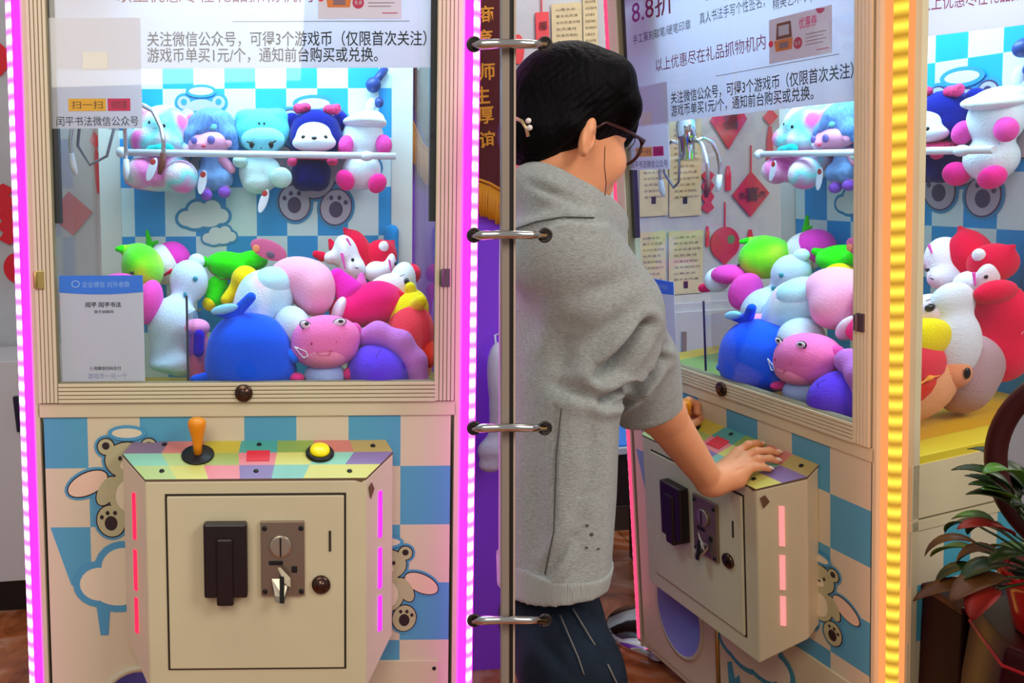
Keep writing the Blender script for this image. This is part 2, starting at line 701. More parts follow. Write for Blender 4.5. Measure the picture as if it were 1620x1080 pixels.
def machine(P, led, which, ledside):
    R = empty('claw_machine', P, which, 'claw machine')

    def part(name, mb, mats, parent=R, bevel=0):
        return build(name, mb, mats, parent, bevel=bevel)
    # lower cabinet: front sheet, sides, apron under the side windows
    cabm = [checker('front_checker', .0975, .113, -.299, .714 - .113 * 6, 'd9cdaf', '55a3c4', 0, True), creamsheet, groove,
            checker('side_checker', .058, .113, .05, .69 - .113 * 5, 'd9cdaf', '4aa6c0', 1)]
    mb = MB()
    zs = .811
    ov = [(-.21 + .088 * math.cos(a), .2 + .118 * math.sin(a)) for a in [2 * PI * i / 40 for i in range(40)]]
    # front sheet with an oval mouth: ring of quads out to the rectangle
    rect = []
    for x, z in ov:
        dx, dz = x + .21, z - .2
        s_ = min((.38 - .21 if dx < 0 else .59) / max(abs(dx), 1e-6) if dx else 9, ((zs - .2) if dz > 0 else .18) / max(abs(dz), 1e-6))
        rect.append((-.21 + dx * s_, .2 + dz * s_))
    n = len(ov)
    mb.add([(x, 0, z) for x, z in ov] + [(x, 0, z) for x, z in rect], [(i, (i + 1) % n, n + (i + 1) % n, n + i) for i in range(n)], 0)
    for cx, cz in ((-.38, .02), (.38, .02), (-.38, zs), (.38, zs)):   # corners the ring leaves open
        near = sorted(rect, key=lambda q: (q[0] - cx) ** 2 + (q[1] - cz) ** 2)[:8]
        a = [q for q in near if abs(q[0] - cx) < 1e-6]
        b = [q for q in near if abs(q[1] - cz) < 1e-6]
        if a and b:
            a = min(a, key=lambda q: abs(q[1] - cz))
            b = min(b, key=lambda q: abs(q[0] - cx))
            mb.add([(cx, 0, cz), (a[0], 0, a[1]), (b[0], 0, b[1])], [(0, 1, 2)], 0)
    for s in (-1, 1):
        mb.box((min(s * .428, s * .42), .035, .0), (max(s * .428, s * .42), .53, .685), 3)
        mb.box((min(s * .43, s * .415), .035, .685), (max(s * .43, s * .415), .53, .703), 1)
        mb.box((min(s * .425, s * .415), .035, .703), (max(s * .425, s * .415), .53, .709), 2)
        mb.box((min(s * .43, s * .415), .035, .709), (max(s * .43, s * .415), .53, .81), 1)
    mb.box((-.43, .53, 0), (.43, .545, .81), 1).box((-.366, .53, .81), (.366, .545, 1.9), 1)
    mb.box((-.42, .004, 0), (.42, .53, .02), 1)
    mb.box((-.43, .03, 1.9), (.43, .545, 1.93), 1)
    part('cabinet', mb, cabm)
    # printed figures on the front
    pk = [mat('print_outline_blue', '4f9bc4', .45), mat('print_bear_body', 'b9b58c', .45), mat('print_cream', 'e3d7ba', .45),
          mat('print_brown', '2a1a1c', .45), mat('print_wing', 'e8c9ae', .45)]
    mb = MB()
    bear(mb, -.225, .665, .2, -.0008, (0, 1, 2, 3, 4))
    part('bear_print', mb, pk)
    mb = MB()
    bear(mb, .262, .47, .17, -.0008, (0, 1, 2, 3, 4))
    part('bear_print', mb, pk)
    mb = MB()
    cloud(mb, -.215, .50, .19, -.0008, 0, 2)
    art(mb, [(-.295, .48), (-.262, .48), (-.27, .39), (-.285, .39)], -.0006, 0)
    part('cloud_print', mb, pk)
    # mouth of the prize chute
    mb = MB()
    m = 40
    for r0, d0, d1 in ((1.0, -.004, .004), (.93, -.004, .13)):
        pass
    vs = []
    for r_, d_ in ((1.1, 0), (1.1, -.005), (1.0, -.005), (1.0, .16), (.0, .17)):
        vs += [(-.21 + .088 * r_ * math.cos(2 * PI * i / m), d_, .2 + .118 * r_ * math.sin(2 * PI * i / m)) for i in range(m)]
    fs = [(j * m + i, j * m + (i + 1) % m, (j + 1) * m + (i + 1) % m, (j + 1) * m + i) for j in range(4) for i in range(m)]
    mb.add(vs[:3 * m], fs[:2 * m], 0, True)
    mb.add(vs[2 * m:], [tuple(i - 2 * m for i in f) for f in fs[2 * m:]], 1, True)
    part('prize_chute', mb, [mat('chute_rim', 'cfc9ae', .35), mat('chute_lilac', '8d84c9', .4)])
    # service flap with its hinge
    mb = MB()
    mb.box((-.05, -.005, .05), (.362, .001, .336), 0)
    flap = part('service_flap', mb, creamsheet, bevel=.002)
    mb = MB()
    cloud(mb, .07, .25, .2, -.0058, 0, 1)
    art(mb, [(-.045, .33), (.08, .33), (.02, .3), (-.03, .25)], -.0055, 0)
    art(mb, [(-.02, .17), (-.005, .18), (.005, .14), (.02, .16), (.03, .12), (.0, .11), (-.015, .09)], -.0055, 0)
    part('cloud_print', mb, [mat('print_teal', '2f8ea3', .45), pk[2]], flap)
    part('hinge', MB().tube([(-.055, -.006, .05), (-.055, -.006, .335)], .005, 10), mat('brass', 'c8b26a', .35, 1.), flap)
    part('screw', MB().lathe([(.004, 0), (.003, .002)], (.352, -.005, .32), 12, axis=(0, -1, 0)), blackp, flap)
    # fluted door frame
    mb = MB()

    def bar(x0, x1, z0, z1, vert):
        nn = 5
        mb.box((x0, -.006, z0), (x1, .012, z1), 1)
        for i in range(nn):
            a, b = i / nn, (i + 1) / nn - .04
            if vert:
                mb.box((x0 + (x1 - x0) * a, -.010, z0), (x0 + (x1 - x0) * b, .0, z1), 0)
            else:
                mb.box((x0, -.010, z0 + (z1 - z0) * a), (x1, .0, z0 + (z1 - z0) * b), 0)
    bar(-.385, -.349, .839, 1.8, True)
    bar(.349, .385, .839, 1.8, True)
    bar(-.349, .349, .839, .876, False)
    bar(-.349, .349, 1.76, 1.8, False)
    fr = part('door_frame', mb, [cream, groove], bevel=.0008)
    part('lock', MB().lathe([(.0165, 0), (.0165, .004), (.013, .006), (.008, .0055), (.0075, .009), (.004, .009)], (-.006, -.010, .856), 28, axis=(0, -1, 0)), mat('bronze', '5a463d', .25, 1.), fr)
    for x, mm_ in ((-.376, mat('brass', 'c8b26a', .35, 1.)), (.366, mat('worn_bronze', '7a6570', .4, .8))):
        mb = MB().box((x - .008, -.013, 1.05), (x + .008, -.009, 1.083), 0)
        mb.tube([(x - .007, -.014, 1.052), (x - .007, -.014, 1.081)], .004, 10, 0)
        part('hinge', mb, mm_, fr, bevel=.001)
    part('glass_pane', MB().box((-.352, .0015, .872), (.352, .0045, 1.765)), clear, fr)
    for s in (-1, 1):
        part('rubber_strip', MB().box((s * .344 - .006, .006, 1.17), (s * .344 + .006, .02, 1.76)), blackp, fr)
    # sill under the door and corner posts
    mb = MB().box((-.39, -.004, .811), (.39, .012, .8375))
    part('sill', mb, creamsheet, bevel=.001)
    for s in (-1, 1):
        mb = MB()
        pr = [(s * .386, -.004), (s * .394, -.004), (s * .43, .038), (s * .43, .05), (s * .386, .05)]
        mb.prism([(x, y, .0) for x, y in pr], (0, 0, 1.9), 0)
        post = part('corner_post', mb, creamsheet)
        # LED strip let into the chamfer
        a, b = np.array([s * .396, -.0035]), np.array([s * .4285, .0345])
        nrm = np.array([s * (b - a)[1] * s, -abs((b - a)[0])])
        nrm = np.array([s * abs((b - a)[1]), -abs((b - a)[0])])
        nrm /= np.linalg.norm(nrm)
        c0, c1 = a + (b - a) * .1, a + (b - a) * .9
        q0, q1 = a + (b - a) * .2 + nrm * .011, a + (b - a) * .8 + nrm * .011
        mb = MB().prism([(*c0, .015), (*c1, .015), (*q1, .015), (*q0, .015)], (0, 0, 1.87), 0)
        strip = part('led_strip', mb, (led[0] if s < 0 else led[1])[0], post)
        c0, c1 = a + (b - a) * .29 + nrm * .0105, a + (b - a) * .71 + nrm * .0105
        q0, q1 = a + (b - a) * .37 + nrm * .0145, a + (b - a) * .63 + nrm * .0145
        mb = MB().prism([(*c0, .016), (*c1, .016), (*q1, .016), (*q0, .016)], (0, 0, 1.868), 0)
        part('led_core', mb, (led[0] if s < 0 else led[1])[1], strip)
    # rear posts, side panes, back wall of the case
    for s in (-1, 1):
        part('rear_post', MB().box((min(s * .316, s * .366), .448, .81), (max(s * .316, s * .366), .53, 1.9)), mat('pale_post', 'd5d6d2', .4), bevel=.002)
        part('side_pane', MB().box((s * .372 - .0015, .045, .815), (s * .372 + .0015, .45, 1.9)), sideglass)
        mb = MB().box((s * .398 - .03, .052, .80), (s * .398 + .03, .53, .826))
        part('side_rim', mb, mat('yellow_edge', 'd9c534', .4), bevel=.002)
    bm_ = [checker('case_checker', .0715, .113, -.214, 1.158 - .113 * 6, 'd3ecf4', '0a9ae6', 0), mat('print_sky_outline', '2d8fc6', .45),
           mat('print_white', 'dfe6ea', .45), mat('print_bear_grey', 'b3aec4', .45), mat('print_bear_belly', 'd6c3cb', .45), mat('print_violet', '44315f', .45)]
    back = part('back_panel', MB().box((-.35, .452, .81), (.35, .47, 1.9)), bm_[0])
    mb = MB()
    cloud(mb, -.125, 1.205, .105, .4512, 0, 1)
    cloud(mb, -.088, 1.157, .07, .4505, 0, 1)
    part('cloud_print', mb, bm_[1:], back)
    mb = MB()
    bear(mb, .135, 1.305, .27, .4512, (0, 2, 3, 4, 3))
    part('bear_print', mb, bm_[1:], back)
    mb = MB()
    bear(mb, -.125, 1.375, .2, .4512, (0, 2, 3, 0, 3))
    part('bear_print', mb, bm_[1:], back)
    part('play_deck', MB().box((-.372, .005, .80), (.372, .45, .825)), mat('yellow_deck', 'e8b020', .5))
    part('chute_mat', MB().box((-.345, .008, .826), (-.13, .24, .832)), mat('green_mat', '8aa85a', .8, bump=.6, bscale=500))
    # clear guard round the chute
    mb = MB().box((-.115, .03, .83), (-.112, .26, 1.0)).box((-.40, .258, .83), (-.112, .261, 1.0))
    gd = part('chute_guard', mb, clear)
    part('edge_strip', MB().box((-.1155, .028, .83), (-.1115, .031, 1.035)), mat('dark_edge', '2a2a3a', .5), gd)
    # rail that holds the row of toys
    part('toy_rail', MB().tube([lf(192, 241, .325), lf(626, 247, .325)], .0075, 14).ell(lf(580, 247, .325), (.016, .011, .011)).ell(lf(192, 241, .325), (.012, .012, .012)), mat('white_rail', 'dfe3f2', .35))
    # lamp under the roof of the case
    part('case_lamp', MB().box((-.3, .13, 1.80), (.3, .33, 1.83)), emis('case_lamp_glow', 'd8f6ff', 3.0))
    part('case_ceiling', MB().box((-.42, .01, 1.85), (.42, .45, 1.86)), mat('pale_post', 'd5d6d2', .4))
    # gantry, claw
    gx, gy = -.248, .095
    mb = MB().box((gx - .012, .02, 1.70), (gx + .012, .45, 1.73)).box((gx - .07, gy - .06, 1.60), (gx + .045, gy + .06, 1.72)).box((-.39, .02, 1.735), (.39, .05, 1.76)).box((-.39, .41, 1.735), (.39, .44, 1.76))
    part('gantry', mb, mat('grey_metal', '8d8a86', .4, .6), bevel=.003)
    mb = MB().lathe([(.018, 0), (.018, .05), (.022, .052), (.022, .085), (.02, .09), (.02, .15), (.014, .16)], (gx, gy, 1.352), 24)
    mb.tube([(gx, gy, 1.54), (gx, gy, 1.62)], .004, 8)
    claw = part('claw', mb, chrome)
    for i, (a, col) in enumerate(((3.3, 0), (-.12, 1), (1.6, 0))):
        u = np.array([math.cos(a), math.sin(a)])
        q = [(.018, 1.39), (.045, 1.398), (.07, 1.385), (.085, 1.355), (.09, 1.325), (.088, 1.30), (.084, 1.285)]
        part('claw_prong', MB().tube([(gx + u[0] * r, gy + u[1] * r, z) for r, z in q], [.004, .0045, .0045, .0045, .0045, .004, .003], 10), chrome, claw)
        q = [(.089, 1.305), (.085, 1.28), (.08, 1.265)]
        part('prong_tip', MB().tube([(gx + u[0] * r, gy + u[1] * r, z) for r, z in q], [.006, .007, .004], 10), mat('brown_rubber', '6a2f1e', .6) if col else mat('white_rubber', 'd9dbe6', .5), claw)
    cable = [(gx - .03, gy - .04, 1.5), (gx - .06, gy - .03, 1.40), (gx - .075, gy - .01, 1.32), (gx - .055, gy, 1.285), (gx - .02, gy - .01, 1.30), (gx + .0, gy - .02, 1.36)]
    part('claw_cable', MB().tube(cable, .003, 8), mat('grey_cable', '77798a', .5), claw)
    part('camera_bracket', MB().ell((.272, .43, 1.50), (.018, .018, .018)).tube([(.272, .43, 1.50), (.30, .445, 1.54)], .01, 8).ell((.285, .43, 1.46), (.011, .012, .012)), mat('navy_plastic', '1d3a86', .4))
    # control box
    out = [(-.215, 0), (-.228, -.035), (-.175, -.104), (.213, -.104), (.268, -.035), (.258, 0)]
    tz = lambda d: TOPC + .44 * d
    mb = MB()
    vb = [(x, y, .40 if abs(y + .035) < .01 else (.33 if y < -.05 else .42)) for x, y in out]
    vt = [(x, y, tz(y) - .004) for x, y in out]
    nn = len(out)
    mb.add(vb + vt, [tuple(range(nn)), tuple(range(nn, 2 * nn))] + [(i, (i + 1) % nn, nn + (i + 1) % nn, nn + i) for i in range(nn)], 0)
    cb = part('control_box', mb, creamsheet, bevel=.003)
    # patchwork lid
    pal = ['86708a', 'd9837a', 'c9bb3f', '8fae52', '4fa79b', 'cf7f72', 'b9a45f', '8b72a6', 'b9cf86', '8fcfb6', 'a5b45e', 'e9868e', 'd9d472', '86c2b0', '6fa0a8']
    mb = MB()
    g = 4
    rows = [-.104, -.068, -.034, 0]
    import random as rnd
    rg = rnd.Random(5)
    order = [[8, 12, 11, 7, 13, 12, 12], [9, 8, 10, 11, 12, 9, 7], [0, 1, 2, 4, 3, 5, 6]]

    def xl(d):
        return np.interp(d, [-.104, -.035, 0], [-.175, -.228, -.215]), np.interp(d, [-.104, -.035, 0], [.213, .268, .258])
    for r in range(3):
        a, b = rows[r], rows[r + 1]
        (l0, r0), (l1, r1) = xl(a), xl(b)
        for c in range(7):
            t0, t1 = c / 7, (c + 1) / 7
            mb.add([(l0 + (r0 - l0) * t0, a, tz(a)), (l0 + (r0 - l0) * t1, a, tz(a)), (l1 + (r1 - l1) * t1, b, tz(b)), (l1 + (r1 - l1) * t0, b, tz(b))], [(0, 1, 2, 3)], order[r][c])
    q = [(x, y, tz(y)) for x, y in out]
    mb.add(q + [(x, y, z - .004) for x, y, z in q], [(i, (i + 1) % nn, nn + (i + 1) % nn, nn + i) for i in range(nn)], 15)
    part('patchwork_lid', mb, [mat('lid_' + c, c, .35) for c in pal] + [mat('lid_edge', '6b5540', .6)], cb)
    for i, (px, py) in enumerate(((256, 745), (553, 745), (405, 745), (260, 703), (590, 705), (410, 703))):
        p = hit(PL, px, py, TOPN, TOPC)
        part('screw', MB().lathe([(.005, 0), (.004, .002), (.001, .0022)], p, 12, axis=TOPN), blackp, cb)
    mb = MB()
    part('red_label', MB().prism([(.0, -.058, tz(-.058) + .0005), (.042, -.058, tz(-.058) + .0005), (.042, -.03, tz(-.03) + .0005), (.0, -.03, tz(-.03) + .0005)], (0, 0, .001)), mat('red_label', 'e8263c', .4), cb)
    mb = MB()
    for s, mm_, x0 in ((-1, ledside[0], 0), (1, ledside[1], 0)):
        e0, e1 = ((-.228, -.035), (-.175, -.104)) if s < 0 else ((.268, -.035), (.213, -.104))
        e0, e1 = np.array(e0), np.array(e1)
        md = e0 + (e1 - e0) * .5
        t_ = (e1 - e0) / np.linalg.norm(e1 - e0) * .005
        nr = np.array([s * abs(t_[1]), -abs(t_[0])]) / .005 * .0025
        for z0, z1 in ((.60, .685), (.505, .58), (.425, .49)):
            a, b, c, d = md - t_, md + t_, md + t_ + nr, md - t_ + nr
            part('side_light', MB().prism([(*a, z0), (*b, z0), (*c, z0), (*d, z0)], (0, 0, z1 - z0)), mm_, cb)
    mb = MB()
    for x, y, r_ in ((.213, -.104, 0), (-.175, -.104, 0)):
        pass
    part('paint_chip', MB().prism([(.2185, -.1, .700), (.224, -.0928, .707), (.229, -.0865, .694), (.222, -.0955, .678)], (.0006, -.0006, 0)).prism([(.19, -.1045, .716), (.212, -.1045, .716), (.205, -.1045, .711)], (0, -.0005, 0)), mat('worn_wood', '6e4a33', .8), cb)
    # coin door
    mb = MB().box((-.137, -.109, .374), (.174, -.103, .688))
    cd = part('coin_door', mb, creamsheet, bevel=.0015)
    part('door_gap', MB().box((-.141, -.1047, .37), (.178, -.1035, .692)), mat('dark_gap', '2c2419', .7), cd)
    mb = MB().box((-.072, -.132, .512), (.004, -.108, .645)).box((-.05, -.136, .499), (-.02, -.112, .62))
    bp = part('bill_slot', mb, mat('dark_plum_plastic', '1b0a10', .35), cd, bevel=.004)
    for x in (-.066, -.002):
        for z in (.52, .637):
            part_ = None
    mb = MB().box((.027, -.116, .51), (.104, -.108, .644), 0)
    mb.lathe([(.020, 0), (.020, .004), (.016, .005)], (.062, -.116, .60), 24, 1, (0, -1, 0))
    mb.box((.0605, -.1225, .583), (.0635, -.1205, .617), 2)
    mb.box((.041, -.1175, .566), (.066, -.1155, .574), 2)
    mb.box((.081, -.1175, .552), (.091, -.1155, .564), 2)
    for x in (.034, .098):
        for z in (.518, .632):
            mb.lathe([(.005, 0), (.004, .003)], (x, -.116, z), 12, 2, (0, -1, 0))
    mb.prism([(.045, -.118, .53), (.052, -.135, .505), (.068, -.135, .502), (.078, -.118, .53)], (0, .002, .012), 1)
    part('coin_acceptor', mb, [mat('old_steel', '9a8a7a', .35, .85), mat('pale_steel', 'b9ad9c', .3, .9), blackp], cd, bevel=.0015)
    part('paper_scrap', MB().prism([(.057, -.126, .565), (.062, -.128, .566), (.079, -.131, .548), (.079, -.127, .53), (.068, -.128, .538)], (0, -.001, 0)), mat('scrap', 'e0d9bd', .8), cd)
    part('coin_return', MB().prism([(.06, -.126, .55), (.068, -.126, .55), (.068, -.133, .505), (.06, -.133, .505)], (0, -.004, 0)), blackp, cd)
    part('lock', MB().lathe([(.0165, 0), (.0165, .005), (.012, .008), (.007, .007), (.006, .011), (.003, .011)], (.133, -.109, .528), 26, axis=(0, -1, 0)), mat('bronze', '5a463d', .25, 1.), cd)
    part('key_slot', MB().box((.147, -.1105, .588), (.151, -.1085, .625)), mat('dark_gap', '2c2419', .7), cd)
    # joystick
    j0 = hit(PL, 313, 720, TOPN, TOPC)
    N = np.array(TOPN) / np.linalg.norm(TOPN)
    org = mat('orange_ball', 'f0920c', .35)
    js = part('joystick', MB().lathe([(.007, -.004), (.0085, .02), (.0105, .032), (.0135, .044), (.0165, .056), (.0165, .064), (.013, .069), (.006, .071)], j0, 26, axis=(0, -.12, 1)), org)
    part('dust_cover', MB().lathe([(.03, .0004), (.03, .003), (.028, .0045), (.0, .0045)], j0, 36, axis=N), blackp, js)
    b0 = hit(PL, 506, 718, TOPN, TOPC)
    pb = part('push_button', MB().lathe([(.018, .0), (.018, .011), (.0165, .0145), (.01, .0165), (.0, .017)], b0, 32, axis=N), mat('yellow_button', 'f2dc08', .3, emit=.25))
    part('bezel', MB().lathe([(.026, .0), (.026, .004), (.023, .0075), (.0185, .0075), (.0185, .0)], b0, 32, axis=N), blackp, pb)
    # levelling feet down to the floor
    for x in (-.4, .4):
        for y in (.05, .5):
            w = P @ np.array([x, y, 0, 1])
            h = w[2] / P[2, 2]
            if h > .003:
                mb = MB().lathe([(.026, -h), (.026, -h + .012), (.012, -h + .016), (.012, .004)], (x, y, 0), 20)
                part('levelling_foot', mb, steel)
    # added area lamps standing in for the strips' glow on the front
    for s, col, pw_ in ((-1, led[2], led[4]), (1, led[3], led[5])):
        l = bpy.data.lights.new('led_fill', 'AREA')
        l.shape, l.size, l.size_y, l.energy, l.color = 'RECTANGLE', .012, 1.7, pw_, col
        o = bpy.data.objects.new('led_fill', l)
        COL.objects.link(o)
        zz = np.array([s * .55, -.83, 0])          # the lamp faces along -zz
        xx = np.cross([0, 0, 1.], zz)
        m = np.eye(4)
        m[:3, 0], m[:3, 1], m[:3, 2], m[:3, 3] = xx, [0, 0, 1], zz, (s * .425, -.05, .95)
        o.matrix_world = Matrix((P @ m).tolist())
    # lamp light inside the case
    l = bpy.data.lights.new('case_light', 'AREA')
    l.shape, l.size, l.size_y = 'RECTANGLE', .66, .26
    l.energy, l.color = CASE_POWER, (.5, .86, 1.0)
    o = bpy.data.objects.new('case_light', l)
    COL.objects.link(o)
    o.matrix_world = Matrix((P @ T((0, .22, 1.78))).tolist())
    return R


CASE_POWER = 9.0
pink = (emis('led_pink_edge', 'ff20f4', 4.0), ledmat('led_pink', 'f06cff', 'fff0ff', 3.2, .0285, 2, 1.6))
rose = (emis('led_rose_edge', 'ff4a78', 1.3), ledmat('led_rose', 'ff5a86', 'ff9ab0', 1.4, .0285))
amber = (emis('led_amber_edge', 'ff9a5a', 1.15), ledmat('led_amber', 'ffb840', 'fff050', 1.1, .0285, 2, 1.2))
vio = emis('side_violet', 'e32cff', 2.0)
red_ = emis('side_red', 'ff2850', 1.6)
rosy = emis('side_rose', 'ff9a96', 1.1)
ML = machine(PL, (pink, pink, (1, .1, .9), (1, .1, 1), .15, .5), 'claw machine seen straight on, with glowing magenta light strips', (red_, vio))
MR = machine(PR, (rose, amber, (1, .25, .35), (1, .42, .3), .2, .3), 'claw machine turned at an angle, with glowing yellow light strip, that the person plays', (red_, rosy))
WHERE = {0: 'in the magenta-lit machine', 1: 'in the yellow-lit machine'}


# ------------------------------------------------------------------ posters on the glass
UX, UZ = np.array([1., 0, 0]), np.array([0, 0, 1.])


def line(parent, body, a, b, d, m, bold=0., name='lettering', h=None):
    """a line of lettering between the left-top and right-bottom corners a, b (x, z)"""
    return build(name, text_mb(body, (a[0], d, b[1]), UX, UZ, b[0] - a[0], (a[1] - b[1]) if h is None else h, 0, bold), m, parent)


def Lx(px, py):
    p = lf(px, py, .005)
    return p[0], p[2]


def Rx(px, py):
    p = rf(px, py, .005)
    return p[0], p[2]


def posters(P, wh):
    D = .0075
    po = empty('poster', P, 'wide white printed poster across the top of the glass ' + wh, 'poster', 'posters on the machine glass')
    build('sheet', MB().box((-.347, D, 1.446), (.347, D + .0008, 1.762)), white, po)
    d = D - .0004
    line(po, '关注微信公众号，可得3个游戏币（仅限首次关注）', Lx(232, 49), Lx(675, 72.5), d, ink, .008)
    line(po, '游戏币单买1元/个，通知前台购买或兑换。', Lx(232, 75), Lx(598, 98), d, ink, .008)
    a, b = Rx(1022, 82), Rx(1205, 77)
    line(po, '以上优惠尽在礼品抓物机内', (-.225, 1.590), (.125, 1.561), d, wineink)
    line(po, '手工篆刻软笔/硬笔印章', (-.31, 1.655), (-.095, 1.634), d, ink)
    line(po, '真人书法手写个性签名，', (-.065, 1.661), (.125, 1.637), d, ink)
    line(po, '精美艺术字(书法字)创作', (.145, 1.652), (.335, 1.624), d, ink)
    line(po, '8.8折', (-.31, 1.735), (-.15, 1.678), d, wineink, .005)
    line(po, '专属于您的个性化服务', (-.05, 1.70), (.115, 1.68), d, ink)
    build('brush_stroke', MB().prism([(-.075, d, 1.735), (-.062, d, 1.735), (-.064, d, 1.70), (-.069, d, 1.695)], (0, -.0002, 0)), ink, po)
    # coupon glued on the poster
    cx0, cx1, cz0, cz1 = .135, .285, 1.532, 1.612
    cp = build('coupon', MB().box((cx0, d - .0004, cz0), (cx1, d, cz1)), mat('coupon_paper', 'e6ddea', .7), po)
    d2 = d - .0006
    mb = MB().prism([(.152, d2, 1.552), (.192, d2, 1.552), (.195, d2, 1.572), (.149, d2, 1.572)], (0, -.0002, 0), 0)
    mb.prism([(.153, d2, 1.573), (.193, d2, 1.573), (.19, d2, 1.602), (.156, d2, 1.602)], (0, -.0002, 0), 1)
    mb.prism([(.16, d2 - .0003, 1.579), (.186, d2 - .0003, 1.579), (.186, d2 - .0003, 1.597), (.16, d2 - .0003, 1.597)], (0, -.0002, 0), 2)
    mb.prism([(.162, d2 - .0003, 1.556), (.184, d2 - .0003, 1.556), (.184, d2 - .0003, 1.567), (.162, d2 - .0003, 1.567)], (0, -.0002, 0), 3)
    mb.prism([(x, d2, z) for x, z in disc(.207, 1.560, .0105, .0105)], (0, -.0002, 0), 4)
    mb.prism([(x, d2, z) for x, z in disc(.14, 1.568, .006, .006)], (0, -.0002, 0), 5)
    mb.prism([(x, d2, z) for x, z in disc(.26, 1.612, .01, .01)[11:]], (0, -.0002, 0), 4)
    for i in range(4):
        mb.box((.225, d2 - .0002, 1.571 - i * .006), (.272 - .006 * (i % 2), d2, 1.5722 - i * .006), 3)
    mb.box((.25, d2 - .0002, 1.541), (.278, d2, 1.5425), 4)
    build('coupon_picture', mb, [mat('gift_orange', 'e57a1d', .6), mat('gift_brown', '7a3a22', .6), white, mat('faint_print', '8e6a72', .7), mat('seal_red', 'c9184f', .6), mat('bright_red', 'ee2244', .6)], cp)
    line(cp, '优惠券', (.21, 1.603), (.252, 1.583), d2, mat('coupon_pink', 'e8447f', .7), .01)
    line(cp, '8.8', (.2005, 1.5635), (.2135, 1.5565), d2 - .0006, white, .01)
    build('tape_edge', MB().box((-.02, d - .0003, 1.527), (.30, d, 1.5285)), mat('tape_shade', 'a39c98', .6), po)
    # square sheet at the left
    q = empty('notice_sheet', P, 'small white notice with yellow and red tags on the glass ' + wh, 'notice', 'notices on the machine glass')
    D2 = .0058
    build('sheet', MB().box((-.350, D2, 1.340), (-.185, D2 + .0008, 1.535)), white, q)
    d = D2 - .0004
    for c, x0, x1, tx in (('f2b41c', -.318, -.250, '扫一扫'), ('d81f5c', -.247, -.206, '领惊喜')):
        k = build('colour_tag', MB().box((x0, d - .0002, 1.358 + .013), (x1, d, 1.393)), mat('tag_' + c, c, .6), q)
        line(k, tx, (x0 + .006, 1.389), (x1 - .006, 1.375), d - .0004, mat('tag_ink', '6a3418' if x1 < -.24 else 'f0a0b8', .7))
    line(q, '闰平书法微信公众号', Lx(89, 184), Lx(219, 199), d, ink)
    build('seal', MB().box((-.29, d - .0002, 1.445), (-.245, d, 1.475)), mat('pale_seal', 'd9d2c4', .7), q)
    # payment sign at the bottom left
    s = empty('payment_sign', P, 'white payment card with blue header low on the glass ' + wh, 'sign', 'payment signs on the machine glass')
    build('sheet', MB().box((-.345, D, .877), (-.191, D + .0012, 1.074)), white, s)
    d = D - .0004
    pts = [(-.345, 1.074), (-.191, 1.074), (-.191, 1.043)] + [(-.191 - .154 * t, 1.043 - .004 * math.sin(PI * t)) for t in (.2, .4, .6, .8)] + [(-.345, 1.043)]
    hd = build('blue_header', MB().prism([(x, d, z) for x, z in pts], (0, -.0002, 0)), mat('header_blue', '2a7df0', .6), s)
    pale = mat('pale_blue_ink', '9cc8ff', .7)
    line(hd, '企业微信 对外收款', (-.303, 1.063), (-.215, 1.052), d - .0004, pale)
    build('speech_mark', MB().tube([(-.315 + .007 * math.cos(a), d - .0004, 1.058 + .006 * math.sin(a)) for a in [2 * PI * i / 16 for i in range(16)]], .0012, 6, closed=True), pale, hd)
    line(s, '闰平 闰平书法', (-.298, 1.025), (-.232, 1.015), d, ink, .02)
    line(s, '官方收款码', (-.282, 1.010), (-.246, 1.004), d, ink, .01)
    line(s, '使用微信扫码支付', (-.293, .905), (-.235, .898), d, ink, .01)
    line(s, '游戏币一元一个', (-.297, .892), (-.224, .882), d, mat('lilac_ink', '8d8fc0', .7))
    # poster on the right side pane
    X = .3755
    sp = empty('side_poster', P, 'white printed poster high on the right side pane ' + wh, 'poster', 'posters on the machine glass')
    build('sheet', MB().box((X, .055, 1.535), (X + .0008, .445, 1.88)), white, sp)
    for tx, y0, y1, z0, z1 in (('以上优惠尽在礼品抓物机内', .09, .36, 1.575, 1.60), ('手工篆刻软笔/硬笔印章', .1, .25, 1.63, 1.648), ('真人书法手写个性签名，', .26, .42, 1.635, 1.655)):
        build('lettering', text_mb(tx, (X + .0012, y0, z0), (0, 1, 0), UZ, y1 - y0, z1 - z0), wineink if z0 < 1.6 else ink, sp)


posters(PL, WHERE[0])
posters(PR, WHERE[1])

# ------------------------------------------------------------------ soft toys
ZOOM = lambda d: (1.6 + d) / F
BLK = mat('eye_black', '0a0808', .25)


